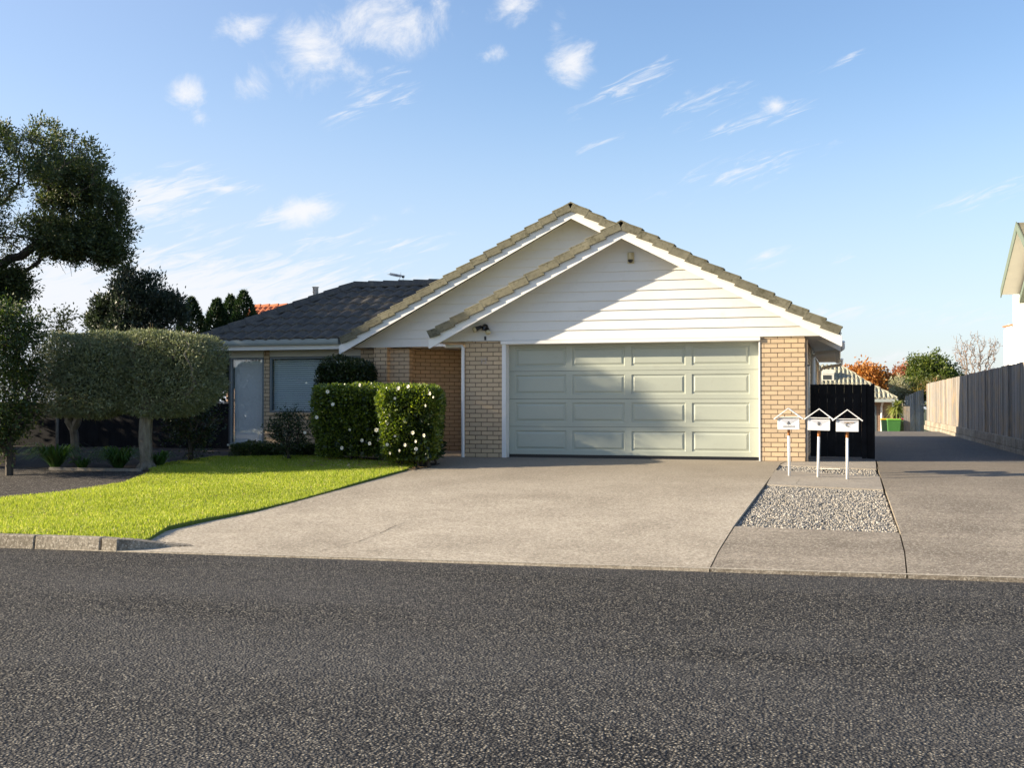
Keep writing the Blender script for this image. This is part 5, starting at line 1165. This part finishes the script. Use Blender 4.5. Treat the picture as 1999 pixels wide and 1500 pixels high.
# --- trees on the right
def blob_tree(name, u, v, D, rx, rz, n, k, spread, L, wd, leaf, label, bark='bark', lump=.18, shell=.3, extra=(), jit=.8, zb=0, cat='tree', r0=.1):
    c = W(u, v, D); q, dq = ell(n, c, (rx, rx, rz), shell, -1, lump); Q = [q]; DQ = [dq]
    for (uu, vv, r1, r2, nn_) in extra: q, dq = ell(nn_, W(uu, vv, D), (r1, r1, r2), .2, -1, .2); Q.append(q); DQ.append(dq)
    cents = np.vstack(Q); dirs = np.vstack(DQ); base = V3(c[0], c[1], zb)
    return clump_tree(name, base, [base, V3(c[0], c[1], (c[2] + zb) / 2), V3(c[0], c[1], c[2] - rz * .4)], cents, dirs, k, spread, L, wd, MT and leaf, bark, r0, label, cat, jit=jit)
blob_tree('autumn_tree', 1692, 752, 72, 1.45, 1.15, 260, 26, .20, .17, .6, 'leaf_orange', 'bright orange autumn tree behind the rear house roof', extra=((1662, 733, .6, .35, 40), (1730, 760, .8, .8, 60), (1700, 730, .7, .35, 40)), zb=-.9)
blob_tree('autumn_tree', 1762, 742, 76, .85, .95, 130, 20, .2, .16, .6, 'leaf_russet', 'russet autumn tree between the orange tree and the green tree', zb=-.9)
blob_tree('green_tree', 1818, 738, 62, 1.35, 1.15, 420, 30, .13, .15, .45, 'leaf_green', 'round bright green tree behind the end of the paling fence', extra=((1855, 745, .8, .8, 120), (1800, 712, .7, .5, 60)), zb=-.3)
blob_tree('flowering_shrub', 1828, 757, 56.5, 1.15, .38, 150, 24, .12, .12, .45, 'leaf_mixed', 'mixed shrub with reddish tips spilling over the fence below the green tree', extra=((1795, 775, .5, .45, 50), (1782, 792, .35, .3, 30)), zb=-.3, cat='shrub')
blob_tree('sage_shrub', 1757, 765, 57, .50, .62, 120, 26, .10, .13, .3, 'leaf_sage', 'pale sage-green feathery shrub behind the spiky plant', zb=-.7, cat='shrub')
# bare tree
cb = W(1903, 700, 56); tg = []
for i in range(18):
    u = 1858 + i * 5.8 + rng.uniform(-3, 3); v = 648 + abs(1905 - u) * .55 + rng.uniform(-8, 18); tip = W(u, v, 56 + rng.uniform(-1.5, 1.5)); b_ = W(1903 + (u - 1903) * .40, 750, 56); bend = rng.normal(0, .10, 3)
    for j in range(10): t = j / 9; tg.append(b_ * (1 - t) + tip * t + bend * math.sin(t * 3.1) + rng.normal(0, .025, 3))
    for j in range(16):
        t = rng.uniform(.3, 1); q_ = b_ * (1 - t) + tip * t + bend * math.sin(t * 3.1); o_ = V3(rng.uniform(-.16, .16), rng.uniform(-.2, .2), rng.uniform(.10, .38)); tg.append(q_ + o_ * .5); tg.append(q_ + o_)
tg = np.array(tg); bt = empty('bare_tree', (cb[0], cb[1], 0), 'leafless pale-branched tree behind the fence next to the white house', 'tree')
skeleton('branches', [V3(cb[0], cb[1], -.1), V3(cb[0], cb[1], .8), V3(cb[0], cb[1], 1.3), V3(cb[0], cb[1], 1.7)], tg, .055, MT['bark_pale'], bt, rmin=.008, sides=5, expo=.34, jit=.1)
leaves('buds', tg[rng.integers(0, len(tg), 420)] + rng.normal(0, .05, (420, 3)), rng.normal(0, 1, (420, 3)), .06, .5, MT['leaf_russet'], bt)['kind'] = 'stuff'
# spiky cabbage plant
def spiky(u, v, D, R_, n, label, zb):
    p = W(u, v, D); rt = empty('spiky_plant', (p[0], p[1], zb), label, 'plant'); V = []
    for i in range(n):
        d = unit(rng.normal(0, 1, 3)); d[2] = d[2] * .8 + .15; d = unit(d); sd = unit(np.cross(d, V3(0, 0, 1))); L_ = R_ * rng.uniform(.7, 1.1); prev = None
        for k in range(5):
            t = k / 4; q = p + d * L_ * t + V3(0, 0, -.35 * L_ * t * t); w = .05 * (1 - t * .9) * (1 if k else .6); cur = (q - sd * w, q + sd * w)
            if prev is not None: V.append((prev[0], prev[1], cur[1], cur[0]))
            prev = cur
    fastmesh('leaves', np.array(V).reshape(-1, 3), 4, MT['leaf_cord'], rt); MB().tube([(p[0], p[1], zb), (p[0], p[1], p[2])], .06, 8).build('stem', MT['bark'], rt)
spiky(1750, 794, 50.9, .60, 230, 'yellow-green spiky-leaved plant behind the green bins', -.72)
q, dq = ell(40, W(1745, 815, 53.8), (.35, .3, .45), .3); tb = W(1745, 838, 53.8)
clump_tree('leafy_plant', (tb[0], tb[1], -.72), [V3(tb[0], tb[1], -.7), V3(tb[0], tb[1], -.4), V3(tb[0], tb[1], -.2)], q, dq, 22, .10, .14, .4, 'leaf_green', 'bark', .04, 'green leafy undergrowth below the spiky plant by the bins', 'plant')

# trees of the street's near side, out of the picture to the left, that shade the entrance
for (x, y, z, rx, ry, rz, n, nm, lb, ct) in ((-20.5, 16.5, 6.42, 1.7, .95, .48, 150, 'street_tree', 'broad-leaved tree standing off to the left beyond the neighbouring path', 'tree'), (-21.3, 17.5, 2.5, 1.5, 1.55, 2.0, 420, 'street_shrub', 'tall dense shrub below the broad-leaved tree off to the left', 'shrub'),
        (-21.2, 19.6, 4.9, 1.6, 2.5, 2.0, 640, 'street_tree', 'second denser broad-leaved tree further off to the left', 'tree'), (-21.0, 20.6, 1.6, 1.6, 1.7, 1.5, 260, 'street_shrub', 'dense shrub at the foot of the denser broad-leaved tree', 'shrub')):
    q, dq = ell(n, V3(x, y, z), (rx, ry, rz), .3, -1, .2)
    clump_tree(nm, (x, y, -.4), [V3(x, y, -.5), V3(x, y, z * .3), V3(x, y, z - rz * .6)], q, dq, 36, .13, .13, .5, 'leaf_big', 'bark_dark', .12, lb, ct)

for (x0, x1, y0, h_, lb) in ((-52, -36, -15, 3.0, 'long dark hedge across the street, left part'), (-35.5, -18, -15.5, 3.3, 'long dark hedge across the street, right part')):
    hedge('street_hedge', lb, x0, x1, y0 - .8, y0 + .8, -.7, h_, 20000, 'leaf_camdark', .32, .6, 0, .1, bulge=.3, base=False)
for (x, y, z, rx, lb) in ((-40, -17, 3.6, 1.7, 'round tree behind the hedge across the street'), (-31, -18, 4.2, 2.0, 'taller round tree behind the hedge across the street')):
    q, dq = ell(110, V3(x, y, z), (rx, rx, rx), .3, -1, .2); clump_tree('street_tree', (x, y, -.7), [V3(x, y, -.8), V3(x, y, 1.5), V3(x, y, z - 1)], q, dq, 20, .2, .26, .5, 'leaf_big', 'bark_dark', .15, lb)
q, dq = ell(110, W(408, 745, 27), (.55, .5, .75), .3, -1, .15); tb = W(408, 860, 27)
clump_tree('dark_shrub', (tb[0], tb[1], 0), [V3(tb[0], tb[1], -.1), V3(tb[0], tb[1], .4), V3(tb[0], tb[1], .8)], q, dq, 30, .10, .09, .45, 'leaf_camdark', 'bark_dark', .06, 'tall dark shrub behind the black fence at the corner of the wing', 'shrub')
